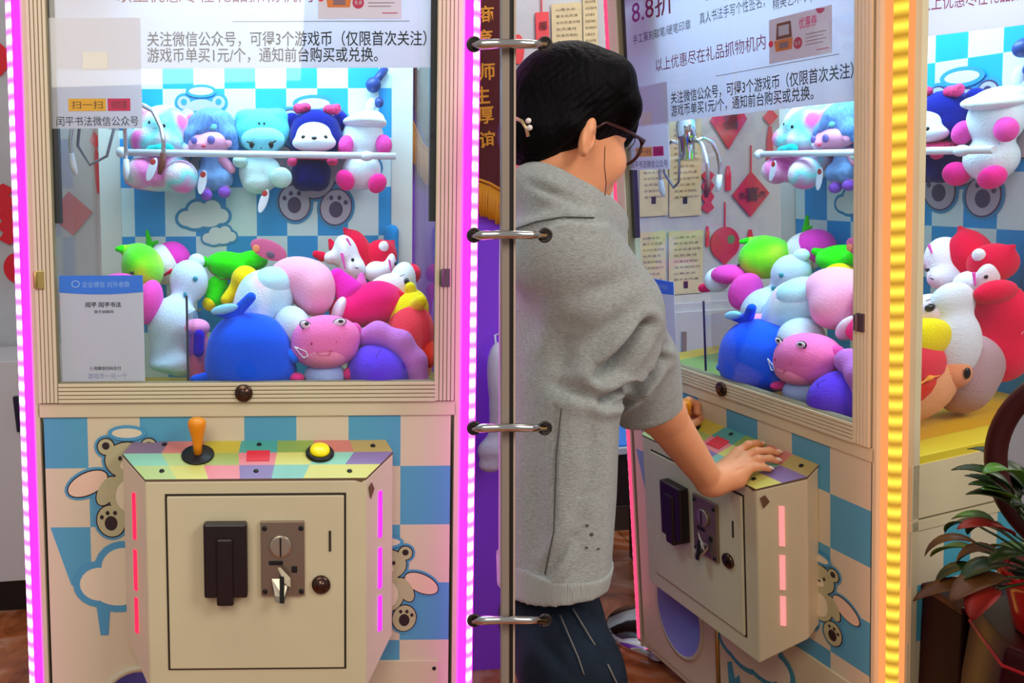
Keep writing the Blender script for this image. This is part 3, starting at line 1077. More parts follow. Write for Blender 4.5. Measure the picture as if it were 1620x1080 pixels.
def toy(name, label, parts, group=None, P=PL, cat='soft toy'):
    """parts: (part name, material, [blobs], options); blobs are given as photograph offsets at a depth inside the case:
    ('e', px, py, depth, rx, ry, rdepth, tilt) or ('c', (px, py, depth, r), (px, py, depth, r)); radii in px except rdepth (m)"""
    sol = []
    for nm, m, bl, *op in parts:
        pr = []
        for b in bl:
            if b[0] == 'e':
                _, px, py, d, rx, ry, rd, *tl = b
                s = ZOOM(d)
                pr.append(E(lf(px, py, d), (rx * s, rd, ry * s), rotm('y', tl[0]) if tl else None))
            elif b[0] == 'm':      # metric: centre and radii in the machine frame
                pr.append(E(np.array(b[1]) - [.03, 0, 0], b[2], b[3] if len(b) > 3 else None))
            elif b[0] == 'mc':
                pr.append(Cp(np.array(b[1]) - [.03, 0, 0], np.array(b[2]) - [.03, 0, 0], b[3], b[4]))
            else:
                (ax, ay, ad, ar), (bx, by, bd, br) = b[1:3]
                pr.append(Cp(lf(ax, ay, ad), lf(bx, by, bd), ar * ZOOM(ad), br * ZOOM(bd)))
        sol.append((nm, m, pr, op[0] if op else {}))
    big = [p for _, _, pr, _ in sol for p in pr]
    lo = np.min([bb(p)[0] for p in big], 0)
    hi = np.max([bb(p)[1] for p in big], 0)
    base = np.array([(lo[0] + hi[0]) / 2, (lo[1] + hi[1]) / 2, lo[2]])
    R = empty(name, P @ T(base), label, cat, group)
    done = {}
    for nm, m, pr, op in sol:
        if len(pr) == 1 and pr[0][0] == 'e':
            mb = MB().ell(pr[0][1], pr[0][2], 0, pr[0][3], 28 if max(pr[0][2]) > .012 else 14)
        elif len(pr) == 1:
            p = pr[0]
            u = (p[2] - p[1]) / np.linalg.norm(p[2] - p[1])
            mb = solid(pr, max(.0012, min(.003, min(p[3], p[4]) / 3)), .004)
        else:
            sz = max(np.max([bb(p)[1] for p in pr], 0) - np.min([bb(p)[0] for p in pr], 0))
            mb = solid(pr, max(.002, sz / 48), op.get('k', .012))
        o = build(nm, mb.off(base), m, done.get(op.get('on'), R))
        done[nm] = o
        if op.get('label'):
            o['label'] = op['label']
    return R, base


TOYS = []


def both(name, what, parts, group=None):
    R, base = toy(name, what + ' ' + WHERE[0], parts, group, PL)
    copy_tree(R, PR @ T(base), what + ' ' + WHERE[1])
    return R


pm = plushmat
pastel = tiedye('pastel_plush', ['f07fc4', 'f4d6ea', '7fdfe2', 'f266be'])
minty = tiedye('mint_pink_plush', ['b9dff0', 'dfe9f4', 'f3c3dd'])
polka = mat('polka_pink', 'e8286e', .7, vary=.5, vscale=160)
card = mat('tag_card', 'e9e9f6', .6)
tred = mat('tag_red', 'c4312c', .6)


def tagcard(px, py, d, tilt=25):
    return [('swing_tag', card, [('e', px, py, d, 6.5, 19, .0012, tilt)]), ('tag_print', tred, [('e', px + 5 * math.sin(math.radians(tilt)), py - 12, d - .0008, 4.5, 5, .001, tilt)])]


GR = 'toys in a row behind the rail'
both('plush_bear', 'pastel tie-dyed bear with teal bow, first toy behind the rail', [
    ('body', pastel, [('e', 258, 268, .40, 42, 32, .05), ('e', 240, 285, .385, 42, 16, .05)]),
    ('head', pastel, [('e', 260, 204, .395, 41, 36, .055), ('e', 230, 222, .38, 26, 22, .045), ('e', 265, 225, .375, 27, 20, .04)]),
    ('ear', pastel, [('e', 296, 188, .415, 13, 15, .02)]), ('ear', pastel, [('e', 226, 178, .415, 13, 14, .02)]),
    ('arm', pastel, [('c', (285, 232, .38, 11), (296, 236, .37, 9))]),
    ('foot', pastel, [('e', 222, 273, .345, 25, 24, .035)]), ('foot', pastel, [('e', 286, 280, .345, 27, 26, .035)]),
    ('eye', BLK, [('e', 259, 199, .343, 4, 4, .004)]), ('eye', BLK, [('e', 237, 194, .348, 3, 3, .004)]),
    ('bow', pm('35b6b8'), [('e', 239, 237, .335, 10, 7, .008, -20), ('e', 264, 234, .335, 12, 7, .008, 15), ('e', 251, 236, .333, 4, 5, .009)])] + tagcard(240, 268, .305, 22), GR)
both('doll', 'blue-haired doll with pink face and blue dress, behind the rail', [
    ('hair', mat('blue_hair', '6f9ce6', .8, bump=1, bscale=120, stretch=(6, 6, .5), vary=.25, vscale=40), [('e', 335, 205, .40, 40, 33, .05), ('c', (305, 215, .37, 14), (298, 236, .38, 8)), ('c', (362, 215, .37, 14), (370, 232, .38, 8)), ('c', (330, 190, .36, 13), (318, 206, .352, 7))]),
    ('face', mat('doll_skin', 'f09cc2', .6), [('e', 331, 225, .375, 34, 19, .035), ('e', 320, 232, .37, 18, 10, .035)]),
    ('ear', mat('doll_skin', 'f09cc2', .6), [('e', 361, 226, .36, 6, 7, .008)]),
    ('eye', mat('violet_iris', '6a5cb0', .3), [('e', 307, 222, .339, 5, 6, .004)]), ('eye', mat('violet_iris', '6a5cb0', .3), [('e', 334, 221, .337, 6, 7, .004)]),
    ('mouth', mat('doll_lips', 'd03a58', .5), [('e', 322, 231, .336, 4, 3, .003)]),
    ('hair_clip', pm('8fe0d8'), [('e', 336, 200, .352, 7, 6, .006), ('c', (344, 190, .36, 2), (350, 178, .37, 2)), ('e', 343, 180, .365, 5, 3, .004)]),
    ('dress', mat('dress_blue', '7da8ec', .85, bump=.6, bscale=60, vary=.4, vscale=30), [('c', (335, 250, .40, 16), (336, 262, .40, 19)), ('c', (322, 285, .39, 17), (352, 283, .39, 17))]),
    ('arm', mat('doll_skin', 'f09cc2', .6), [('c', (352, 252, .385, 8), (366, 268, .38, 7))]),
    ('leg', mat('doll_skin', 'f09cc2', .6), [('c', (326, 290, .385, 8), (326, 300, .385, 8))]), ('leg', mat('doll_skin', 'f09cc2', .6), [('c', (354, 288, .385, 8), (355, 298, .385, 8))]),
    ('shoe', pm('a06ad0'), [('e', 327, 308, .378, 9, 9, .015)]), ('shoe', pm('a06ad0'), [('e', 355, 304, .378, 10, 9, .015)])] + tagcard(320, 288, .34, 12), GR)
both('plush_imp', 'pale mint round-headed toy with slanted eyes, behind the rail', [
    ('hood', pm('76d8e4'), [('e', 415, 208, .405, 43, 35, .05), ('e', 388, 186, .405, 16, 12, .03), ('e', 440, 184, .405, 15, 12, .03)]),
    ('face', pm('9be2f0'), [('e', 416, 221, .37, 34, 20, .03)]),
    ('eye', BLK, [('e', 398, 229, .339, 3.5, 6, .004)]), ('eye', BLK, [('e', 429, 229, .339, 3.5, 6, .004)]),
    ('eyebrow', BLK, [('c', (391, 224, .34, 1.3), (402, 228, .338, 1.3))]), ('eyebrow', BLK, [('c', (436, 223, .34, 1.3), (425, 228, .338, 1.3))]),
    ('hood_mark', BLK, [('e', 410, 195, .356, 1.8, 1.8, .003)]), ('hood_mark', BLK, [('e', 418, 195, .356, 1.8, 1.8, .003)]),
    ('nose', BLK, [('e', 413, 234, .339, 1.3, 1.3, .003)]),
    ('body', pm('dff4f6'), [('e', 411, 272, .40, 33, 28, .045), ('e', 408, 290, .395, 24, 16, .04)]),
    ('paw', pm('d5f3f0'), [('e', 380, 255, .37, 12, 10, .02)]), ('paw', pm('d5f3f0'), [('e', 445, 281, .36, 17, 16, .025, 15)])] + tagcard(417, 318, .36, 20), GR)
both('plush_cub', 'navy plush cub with pale face and pink bows behind the rail', [
    ('head', pm('1c2a80'), [('e', 499, 208, .405, 39, 33, .05), ('e', 480, 222, .40, 22, 20, .04), ('e', 519, 222, .40, 22, 20, .04)]),
    ('face', pm('eceaf2'), [('e', 497, 214, .372, 28, 22, .028), ('e', 497, 226, .365, 34, 14, .032)]),
    ('ear', pm('1c2a80'), [('e', 462, 196, .415, 16, 17, .018)]), ('ear', pm('1c2a80'), [('e', 538, 192, .415, 14, 15, .018)]),
    ('eye', BLK, [('e', 480, 217, .342, 3.4, 3.4, .004)]), ('eye', BLK, [('e', 515, 217, .342, 3.4, 3.4, .004)]), ('nose', BLK, [('e', 497, 219, .337, 5, 3.6, .005)]),
    ('bow', polka, [('e', 471, 172, .385, 7, 8, .01, -25), ('e', 484, 170, .385, 8, 7, .01, 15)]), ('bow', polka, [('e', 519, 173, .385, 8, 7, .01, -15), ('e', 532, 173, .385, 7, 9, .01, 25)]),
    ('scarf', polka, [('e', 497, 247, .385, 34, 7, .045), ('e', 526, 255, .35, 9, 7, .01), ('e', 462, 256, .36, 8, 7, .01)]),
    ('body', pm('16195e'), [('e', 492, 274, .405, 31, 27, .045), ('e', 478, 288, .395, 14, 13, .03), ('e', 506, 288, .395, 14, 13, .03)])], GR)
both('plush_piglet', 'white and pink toy wearing a thick brim, last behind the rail', [
    ('body', pm('e4eef6'), [('e', 574, 218, .405, 32, 36, .045), ('e', 572, 270, .40, 30, 30, .045)]),
    ('brim', pm('eaf2f6'), [('e', 577, 194, .395, 34, 11, .055, 3), ('e', 584, 186, .40, 22, 10, .04)]),
    ('arm', pm('f46ac0'), [('e', 547, 230, .375, 12, 16, .02, 12)]), ('arm', pm('f46ac0'), [('e', 607, 229, .375, 13, 16, .02, -12)]),
    ('leg', pm('f0479f'), [('e', 546, 285, .365, 14, 17, .025, -30)]), ('leg', pm('f0479f'), [('e', 597, 290, .365, 14, 16, .025, 35)]),
    ('tail', pm('d7dcf2'), [('e', 586, 168, .43, 8, 13, .008, 15)])], GR)

# the heap, back to front
lime, green, pinkm = pm('8ee01a'), pm('3fd81c'), pm('f25ac4')
both('plush_sprout', 'lime green plush with tiny stitched face at the back left', [
    ('body', tiedye('lime_plush', ['55dd14', '8ee51c', 'd6e433']), [('e', 226, 424, .30, 32, 38, .07, -14), ('c', (214, 400, .30, 14), (194, 394, .29, 7))]),
    ('leaf', green, [('c', (194, 394, .29, 7), (186, 394, .27, 4))]),
    ('eye', BLK, [('c', (205, 430, .233, 1), (212, 433, .231, 1))]), ('eye', BLK, [('c', (212, 429, .232, 1), (206, 434, .231, 1))])])
both('plush_melon', 'round magenta fruit plush with green leaves atop the heap', [
    ('body', pm('f85cd0'), [('e', 272, 412, .395, 30, 30, .05, -20)]),
    ('rim', pm('f3ecf4'), [('e', 262, 418, .385, 28, 32, .052, -20)]),
    ('leaf', green, [('c', (237, 390, .42, 6), (233, 366, .43, 2.5))]), ('leaf', green, [('c', (237, 388, .42, 5), (249, 382, .42, 2))]),
    ('stripe', pm('ea2d62'), [('c', (258, 434, .345, 4), (272, 428, .34, 3))])])
both('plush_frog', 'bright green frog lying on its side with stitched smile', [
    ('head', green, [('e', 362, 420, .35, 36, 22, .055, 8), ('e', 400, 412, .36, 24, 16, .05)]),
    ('arm', green, [('c', (345, 452, .33, 17), (338, 474, .32, 15))]), ('ear', green, [('c', (322, 414, .345, 9), (312, 410, .34, 6))]),
    ('mouth', mat('brown_thread', '5a3a1a', .8), [('c', (331, 420, .305, 1.2), (335, 432, .302, 1.2)), ('c', (335, 432, .302, 1.2), (350, 442, .302, 1.2)), ('c', (350, 442, .302, 1.2), (372, 440, .306, 1.2))], {'k': .001})])
both('plush_duckling', 'plain yellow limbed plush squeezed between the green frog and pale elephant', [
    ('body', pm('f6da1a'), [('e', 388, 442, .305, 22, 22, .04), ('c', (372, 458, .30, 11), (358, 474, .29, 9))]), ('foot', pm('f6da1a'), [('e', 332, 480, .315, 12, 12, .02)])])
both('plush_bird', 'tall pale blue bird with a round knob on its head', [
    ('body', pm('cfe0f4'), [('e', 299, 445, .285, 30, 34, .045), ('e', 274, 515, .24, 40, 46, .06), ('c', (262, 560, .215, 22), (285, 575, .2, 18)), ('e', 268, 578, .195, 30, 8, .03)], {'k': .03}),
    ('knob', pm('d8ecf6'), [('e', 311, 413, .30, 13, 12, .018)]), ('eye', mat('teal_eye', '1f8fa6', .3), [('e', 309, 441, .242, 4, 4.5, .005)]), ('eye', mat('teal_eye', '1f8fa6', .3), [('e', 293, 466, .238, 3, 4.5, .005)]),
    ('wing', pm('c2d2f2'), [('e', 302, 520, .21, 12, 34, .02, 5)])])
both('plush_calf', 'pink and white plush lying at the far left behind the sign', [
    ('body', pm('f46ac8'), [('e', 237, 478, .22, 20, 36, .045, 12), ('e', 190, 450, .22, 32, 18, .04)]), ('muzzle', pm('e6ecf8'), [('e', 168, 462, .21, 18, 24, .035)]),
    ('foot', pm('f03a70'), [('c', (150, 478, .2, 9), (132, 482, .2, 9))])])
both('plush_fox', 'red and white fox, the left one of the two foxes', [
    ('head', pm('f2ecf4'), [('e', 549, 405, .345, 20, 34, .045, -16), ('c', (538, 405, .34, 14), (522, 408, .33, 10)), ('e', 560, 425, .33, 18, 18, .04)]),
    ('hood', pm('e8174e'), [('e', 566, 400, .372, 22, 36, .045, -18), ('c', (556, 375, .375, 10), (545, 362, .378, 3))]),
    ('ear', pm('e8174e'), [('c', (527, 390, .36, 8), (522, 380, .36, 3))]), ('arm', pm('e8174e'), [('c', (510, 406, .335, 8), (500, 402, .335, 6))]),
    ('eye', BLK, [('e', 558, 411, .289, 2.8, 3, .004)]), ('eye_mark', mat('mark_pink', 'f04ab8', .7), [('c', (541, 402, .298, 2.4), (546, 425, .292, 1.4))]), ('eye_mark', mat('mark_pink', 'f04ab8', .7), [('c', (549, 378, .304, 2), (555, 388, .302, 1.2))]),
    ('mouth', BLK, [('c', (562, 423, .29, .8), (567, 424, .29, .8))])])
both('plush_fox', 'red and white fox, the right one of the two foxes', [
    ('head', pm('e8174e'), [('e', 602, 405, .365, 26, 26, .045), ('c', (614, 392, .37, 10), (622, 382, .375, 3)), ('e', 606, 448, .34, 16, 10, .03)]),
    ('muzzle', pm('f2ecf4'), [('e', 596, 431, .33, 20, 18, .032), ('e', 616, 420, .335, 10, 20, .025, 8)]), ('brow', pm('f2ecf4'), [('e', 607, 390, .328, 8, 9, .01)]),
    ('eye_mark', mat('mark_pink', 'f04ab8', .7), [('c', (616, 412, .306, 2), (619, 428, .305, 1.2))]), ('eye', BLK, [('e', 625, 417, .318, 2.2, 2.8, .004)]),
    ('mouth', BLK, [('c', (578, 440, .312, .9), (594, 452, .304, .9))]), ('arm', pm('e8174e'), [('m', (.375, .30, 1.07), (.02, .045, .022))])])
both('plush_cat', 'tall white plush with fine stitched whiskers, at the right rear', [
    ('body', pm('ecebf4'), [('e', 636, 448, .235, 21, 34, .045, 10), ('e', 646, 500, .23, 25, 50, .05)]),
    ('whisker', BLK, [('c', (630, 438, .19, .7), (640, 434, .19, .7))]), ('whisker', BLK, [('c', (632, 447, .188, .7), (645, 445, .188, .7))]), ('eye', BLK, [('e', 623, 455, .192, 2.5, 3.5, .004)])])
both('plush_panda', 'white panda-faced toy lying between the foxes and the hot pink plush', [
    ('head', pm('f3dcee'), [('m', (.315, .215, 1.035), (.05, .05, .036), rotm('y', -20))]), ('hood', pm('7a4a8a'), [('m', (.30, .205, 1.022), (.052, .05, .036), rotm('y', -20))]),
    ('eye', BLK, [('m', (.349, .185, 1.055), (.006, .011, .008))]), ('eye', BLK, [('m', (.35, .225, 1.062), (.006, .011, .008))])])
both('plush_elephant', 'big mint and pink plush lying upside down in the middle', [
    ('body', minty, [('e', 420, 470, .165, 46, 44, .07), ('e', 405, 495, .15, 34, 28, .06)], {'k': .03}),
    ('belly', pm('f7b6d6'), [('e', 474, 440, .19, 48, 34, .06, 8), ('e', 498, 462, .165, 32, 38, .06)], {'k': .03}),
    ('seam_fold', pm('bfe2ee'), [('e', 428, 452, .155, 34, 30, .055, -20)]), ('foot', pm('d6e2f2'), [('e', 462, 518, .115, 31, 35, .05, -15)]),
    ('ear', pm('efe0f2'), [('e', 536, 490, .145, 10, 22, .03, 22)])])
both('plush_pig', 'hot pink plump plush with two knobs, right of the upside-down elephant', [
    ('body', pm('f62a8c'), [('e', 598, 478, .185, 44, 34, .07), ('e', 560, 490, .18, 40, 26, .06)], {'k': .03}),
    ('limb', pm('f03fc0'), [('c', (552, 462, .175, 24), (534, 438, .18, 14))], {'on': ''}), ('ear', pm('f27ac8'), [('c', (571, 450, .18, 10), (572, 436, .185, 5))]), ('knob', pm('e21f4c'), [('c', (622, 466, .155, 9), (635, 470, .15, 9))])])
both('plush_mitten', 'bright yellow mitten-shaped plush at the right side', [
    ('body', pm('f8dc10'), [('e', 655, 484, .165, 20, 26, .05), ('m', (.345, .145, .985), (.035, .045, .04))], {'k': .03}),
    ('finger', pm('f8dc10'), [('c', (652, 470, .15, 11), (649, 455, .145, 9))]), ('finger', pm('f8dc10'), [('mc', (.355, .13, 1.0), (.365, .085, 1.02), .018, .012)])])
both('plush_whale', 'big royal blue plush with knotted ear, front left', [
    ('body', pm('0a5cf0'), [('e', 402, 552, .085, 60, 56, .075), ('e', 372, 560, .08, 42, 52, .06), ('e', 400, 590, .08, 68, 30, .07)], {'k': .04}),
    ('ear', pm('1a6af2'), [('c', (372, 496, .075, 10), (397, 470, .06, 8)), ('c', (366, 497, .07, 9), (345, 492, .06, 8))], {'k': .01}),
    ('ear_lining', pm('9fd6f6'), [('e', 355, 489, .052, 22, 8, .01, -12)]),
    ('flipper', pm('0a5cf0'), [('c', (330, 596, .06, 9), (308, 600, .06, 7))]), ('fin', pm('1f7cf2'), [('c', (455, 560, .06, 10), (466, 568, .05, 7))]),
    ('loop', mat('white_cord', 'eef2fa', .6), [('c', (466, 548, .03, 1.2), (484, 556, .025, 1.2)), ('c', (484, 556, .025, 1.2), (487, 563, .025, 1.2)), ('c', (487, 563, .025, 1.2), (480, 566, .025, 1.2)), ('c', (480, 566, .025, 1.2), (466, 549, .03, 1.2))], {'k': .0005})])
eyeW = mat('eye_white', 'efd7ea', .5)
both('plush_hippo', 'pink smiling plush with ringed eyes on its forehead, front centre', [
    ('head', pm('f58cc6'), [('e', 516, 531, .075, 53, 33, .055), ('e', 512, 555, .07, 49, 27, .05)], {'k': .03}),
    ('muzzle', pm('f79fc2'), [('e', 513, 560, .058, 40, 24, .045)]), ('ear', pm('f06cba'), [('e', 560, 522, .09, 12, 12, .015)]), ('ear', pm('f06cba'), [('e', 470, 530, .095, 8, 10, .012)]),
    ('eye_ring', BLK, [('e', 483, 514, .0415, 10, 7.2, .004, 25)]), ('eye_ring', BLK, [('e', 537, 510, .0375, 11.5, 7, .004, -14)]), ('eye', eyeW, [('e', 483, 514, .0398, 8.8, 6, .004, 25)]), ('eye', eyeW, [('e', 537, 510, .0358, 10.3, 5.8, .004, -14)]), ('pupil', BLK, [('e', 485, 512, .0368, 3.6, 3, .003)]), ('pupil', BLK, [('e', 539, 508, .0328, 4.2, 2.8, .003)]),
    ('nostril', pm('c8487a'), [('e', 493, 543, .022, 1.8, 3, .004)]), ('nostril', pm('c8487a'), [('e', 532, 541, .022, 1.8, 3, .004)]),
    ('mouth', mat('mouth_thread', 'c43f6c', .8), [('c', (500, 557, .012, .9), (504, 562, .0115, .9)), ('c', (504, 562, .0115, .9), (520, 562, .0115, .9)), ('c', (520, 562, .0115, .9), (526, 554, .014, .9)), ('c', (500, 557, .012, .9), (526, 554, .012, .9))], {'k': .0004}),
    ('body', pm('b3c4f0'), [('e', 514, 596, .075, 34, 26, .05)]), ('arm', pm('f2509c'), [('e', 469, 597, .055, 13, 8, .02)]), ('arm', pm('f2509c'), [('e', 553, 592, .06, 11, 12, .02)])])
both('plush_plum', 'round violet plush with stitched crease, front right', [
    ('body', pm('7a56e8'), [('e', 603, 590, .075, 46, 42, .065), ('e', 585, 588, .07, 30, 34, .06)], {'k': .04}), ('crease', mat('violet_thread', '4a32a8', .8), [('c', (604, 552, .022, 1), (595, 563, .012, 1)), ('c', (580, 574, .01, 1), (586, 588, .006, 1)), ('c', (595, 563, .012, 1), (598, 568, .011, 1))], {'k': .0005})])
both('plush_snake', 'lilac sausage-shaped plush arching over the violet one', [
    ('body', pm('cf86d6'), [('c', (572, 536, .10, 15), (598, 527, .075, 16)), ('c', (598, 527, .075, 16), (634, 542, .06, 17)), ('c', (634, 542, .06, 17), (656, 572, .055, 17)), ('c', (656, 572, .055, 17), (664, 614, .055, 17))], {'k': .02})])
both('plush_parrot', 'coral bird with peach belly pressed against the right side pane', [
    ('body', pm('f4586a'), [('m', (.352, .135, .955), (.047, .07, .06))]), ('belly', pm('f2b48c'), [('m', (.350, .15, .905), (.048, .09, .06), rotm('x', 14))]),
    ('wing', pm('ee5a4c'), [('m', (.382, .115, .918), (.018, .055, .03), rotm('x', 12))]), ('wing_edge', mat('orange_thread', 'f09a3a', .7), [('mc', (.402, .075, .922), (.402, .13, .942), .0022, .0022), ('mc', (.402, .13, .942), (.400, .155, .942), .0022, .0015)]),
    ('head', pm('f0a884'), [('m', (.352, .215, .928), (.046, .04, .034)), ('mc', (.352, .235, .945), (.352, .275, .975), .02, .014)], {'k': .02}),
    ('eye', BLK, [('m', (.399, .215, .935), (.004, .007, .011))])])
both('plush_seal', 'dusty grey-pink plush low behind the coral bird', [('body', pm('b99aa0'), [('m', (.335, .275, .90), (.055, .055, .068)), ('m', (.33, .31, .93), (.05, .04, .05))], {'k': .03})])
both('plush_dragon', 'crimson plush with stubby limbs at the far right side', [
    ('body', pm('ee1650'), [('m', (.33, .37, .985), (.055, .05, .085)), ('m', (.335, .355, .93), (.05, .05, .05))], {'k': .03}), ('limb', pm('f23a6a'), [('mc', (.35, .38, 1.0), (.36, .41, 1.03), .024, .018)]), ('limb', pm('ee1650'), [('mc', (.35, .40, .95), (.36, .43, .95), .022, .018)]),
    ('thread_loop', mat('pale_thread', 'f59ab8', .6), [('mc', (.389, .345, .985), (.39, .355, .995), .001, .001)])])
both('toy_tube', 'blue soft tube leaning on the back wall at the right', [('body', pm('3f9fe0'), [('mc', (.34, .43, 1.06), (.345, .43, 1.165), .02, .017)])])
both('price_tag', 'pink printed card poking up from the middle of the heap', [
    ('card', mat('pink_card', 'd4588e', .5), [('e', 425, 395, .312, 30, 15, .0015, 22)]), ('card_print', mat('tag_orange', 'f08a5a', .5), [('e', 405, 393, .309, 6, 6, .001, 22)]), ('card_print', mat('tag_dark', '5f4a6a', .5), [('e', 428, 403, .309, 7, 5, .001, 22)])])
both('plush_bunny', 'small pink toy with violet arm squeezed behind the guard panel', [
    ('body', pm('f48ab8'), [('e', 316, 562, .17, 16, 48, .04)]), ('head', pm('f6a6d0'), [('e', 312, 518, .165, 20, 14, .035)]), ('arm', pm('4a24c0'), [('c', (315, 530, .12, 9), (314, 556, .115, 9))])])


# ------------------------------------------------------------------ room
def wall(px, py, y):
    r = AX @ np.array([(px - 480) / F, (py - 540) / F, 1])
    return np.array([0, 0, HC]) + r * (y / r[1])


def pix(Q):
    """world points -> photograph pixels and distance"""
    c = (np.atleast_2d(Q) - np.array([0, 0, HC])) @ AX
    return 480 + F * c[:, 0] / c[:, 2], 540 + F * c[:, 1] / c[:, 2], c[:, 2]


def floormat():
    m = mat('marble_floor', 'a5643c', .18)
    t = NT(m)
    co, _ = t.obj()
    n = t.add('ShaderNodeTexNoise')
    n.inputs['Scale'].default_value, n.inputs['Detail'].default_value, n.inputs['Distortion'].default_value = 5, 8, 1.6
    t.link(co, n.inputs['Vector'])
    r = t.add('ShaderNodeValToRGB')
    e = r.color_ramp.elements
    e[0].position, e[0].color = .3, lin('7a3a1c')
    e[1].position, e[1].color = .72, lin('d8a58a')
    k = e.new(.5)
    k.color = lin('b8683a')
    t.link(n.outputs[0], r.inputs[0])
    b = t.add('ShaderNodeTexBrick', offset=0, squash=1)
    b.inputs['Color1'].default_value = b.inputs['Color2'].default_value = (1, 1, 1, 1)
    b.inputs['Mortar'].default_value = (.35, .3, .28, 1)
    b.inputs['Scale'].default_value = 1
    b.inputs['Mortar Size'].default_value = .003
    b.inputs['Brick Width'].default_value = b.inputs['Row Height'].default_value = .6
    t.link(co, b.inputs['Vector'])
    mx = t.add('ShaderNodeMix', data_type='RGBA', blend_type='MULTIPLY')
    mx.inputs[0].default_value = 1
    t.link(r.outputs[0], mx.inputs[6])
    t.link(b.outputs[0], mx.inputs[7])
    t.link(mx.outputs[2], t.b.inputs['Base Color'])
    return m


WY = 3.3
tag(build('floor', MB().box((-3, -1.2, -.05), (4.2, WY, 0)), floormat()), kind='structure')
tag(build('wall_back', MB().box((-3, WY, 0), (4.2, WY + .1, 2.9)), mat('pale_wall', 'c2c6cb', .6, bump=.15, bscale=60, vary=.06, vscale=7)), kind='structure')
tag(build('wall_right', MB().box((4.2, -1.2, 0), (4.3, WY, 2.9)), mat('pale_wall', 'c2c6cb', .6)), kind='structure')
tag(build('wall_left', MB().box((-3.1, -1.2, 0), (-3, WY, 2.9)), mat('pale_wall', 'c2c6cb', .6)), kind='structure')
tag(build('baseboard_back', MB().box((-3, WY - .015, 0), (4.2, WY, .1)), mat('dark_skirting', '3a2a26', .5)), kind='structure')
# white pier beside the left machine, violet strip light painted into its colour
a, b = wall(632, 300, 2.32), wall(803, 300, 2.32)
tag(build('wall_pier', MB().box((a[0], 2.32, 0), (b[0] + .005, 2.5, 2.9)), mat('pier_lit_violet', '9a48ff', .5)), kind='structure')

# pennant with gold fringe on the pier
YB = 2.305


def pw(px, py, y=YB):
    return wall(px, py, y)


velvet = mat('maroon_velvet', '5a0e14', .8, sheen=.4, bump=.3, bscale=200)
gold = mat('gold_thread', 'f0a01e', .45)
pen = empty('pennant', T(pw(725, 300)), 'maroon velvet pennant with gold characters and fringe hanging beside the left machine', 'banner')
o0 = pw(725, 300)
mb = MB()
pts = [(652, -30), (802, -30), (802, 308), (775, 292), (740, 280), (705, 262), (675, 225), (656, 170)]
mb.prism([pw(*p) for p in pts], (0, .006, 0))
build('cloth', mb.off(o0), velvet, pen)
mb = MB()
edge = [(640, 165), (650, 200), (668, 240), (700, 272), (740, 290), (775, 302), (802, 318)]
mb.tube([pw(x, y - 12, YB - .004) for x, y in edge], .004, 8)
build('braid', mb.off(o0), gold, pen)
mb = MB()
rg = random.Random(3)
for i in range(len(edge) - 1):
    (x0, y0), (x1, y1) = edge[i], edge[i + 1]
    n = max(4, int(math.hypot(x1 - x0, y1 - y0) / 2.2))
    for j in range(n):
        t = j / n
        x, y = x0 + (x1 - x0) * t, y0 + (y1 - y0) * t - 8
        L_ = 52 + rg.uniform(-3, 3)
        mb.tube([pw(x, y, YB - .004), pw(x + rg.uniform(-1, 1), y + L_ * .5, YB - .006), pw(x + rg.uniform(-1.5, 1.5), y + L_, YB - .004)], .0026, 5)
build('fringe', mb.off(o0), gold, pen)
for i in range(16):
    pass
for ch, px, py in (('商', 768, 25), ('育', 766, 62), ('师', 770, 115), ('生', 762, 152), ('厚', 768, 184), ('谊', 771, 222)):
    p = pw(px - 12, py + 13, YB - .002)
    build('gold_character', text_mb(ch, p, UX, UZ, 25 * YB / F, 26 * YB / F, 0, .02).off(o0), gold, pen)

# pale bag hung low on the pier
bagc = pw(792, 640, 2.26)
bag = empty('plastic_bag', T(bagc - np.array([0, 0, .2])), 'pale crumpled bag in violet light hanging behind the binder spine', 'bag')
pr = [E(pw(790, 585, 2.26), (.032, .03, .075)), E(pw(795, 625, 2.26), (.035, .035, .08)), E(pw(788, 660, 2.26), (.02, .025, .05)), E(pw(782, 712, 2.26), (.045, .03, .035)), Cp(pw(786, 670, 2.26), pw(782, 700, 2.26), .014, .02), E(pw(775, 735, 2.26), (.03, .025, .02))]
build('pouch', solid(pr, .004, .02).off(bagc - np.array([0, 0, .2])), mat('milky_film', 'd9d4e6', .35, bump=.6, bscale=70), bag)
build('handle_loop', MB().tube([pw(786, 560, 2.27), pw(783, 530, 2.29), pw(789, 528, 2.31)], .003, 6).off(bagc - np.array([0, 0, .2])), mat('milky_film', 'd9d4e6', .35), bag)

# ------------------------------------------------------------------ notebook binder spine and rings, made up as a post between the two machines
YP = 1.2
pa, pb_ = wall(799, 0, YP), wall(799, 1080, YP)
dirv = (pa - pb_) / (pa - pb_)[2]
bot = pb_ - dirv * pb_[2]
top = bot + dirv * 2.75
post = empty('binder_spine', T(bot), 'two-tone notebook binder spine with four steel rings, built as a post between the machines', 'post')
q = .5 * 17 * YP / F
mb = MB()
for k, (x0, x1, y0, y1) in enumerate(((-.0055, .0045, -.006, .006), (.0045, .0108, -.003, .006), (.0108, .0135, -.005, .006))):
    mb.prism([bot + np.array([x0, y0, 0]), bot + np.array([x1, y0, 0]), bot + np.array([x1, y1, 0]), bot + np.array([x0, y1, 0])], top - bot, k)
build('spine', mb.off(bot), [mat('spine_taupe', '8f8275', .45), mat('spine_black', '1c1512', .5), mat('spine_edge', 'b9a492', .45)], post)
build('added_base_plate', MB().lathe([(.09, 0), (.09, .008), (.02, .014)], (0, 0, 0), 32), mat('spine_black', '1c1512', .5), post)
ringm = mat('ring_steel', 'c9c6c2', .14, 1.0)
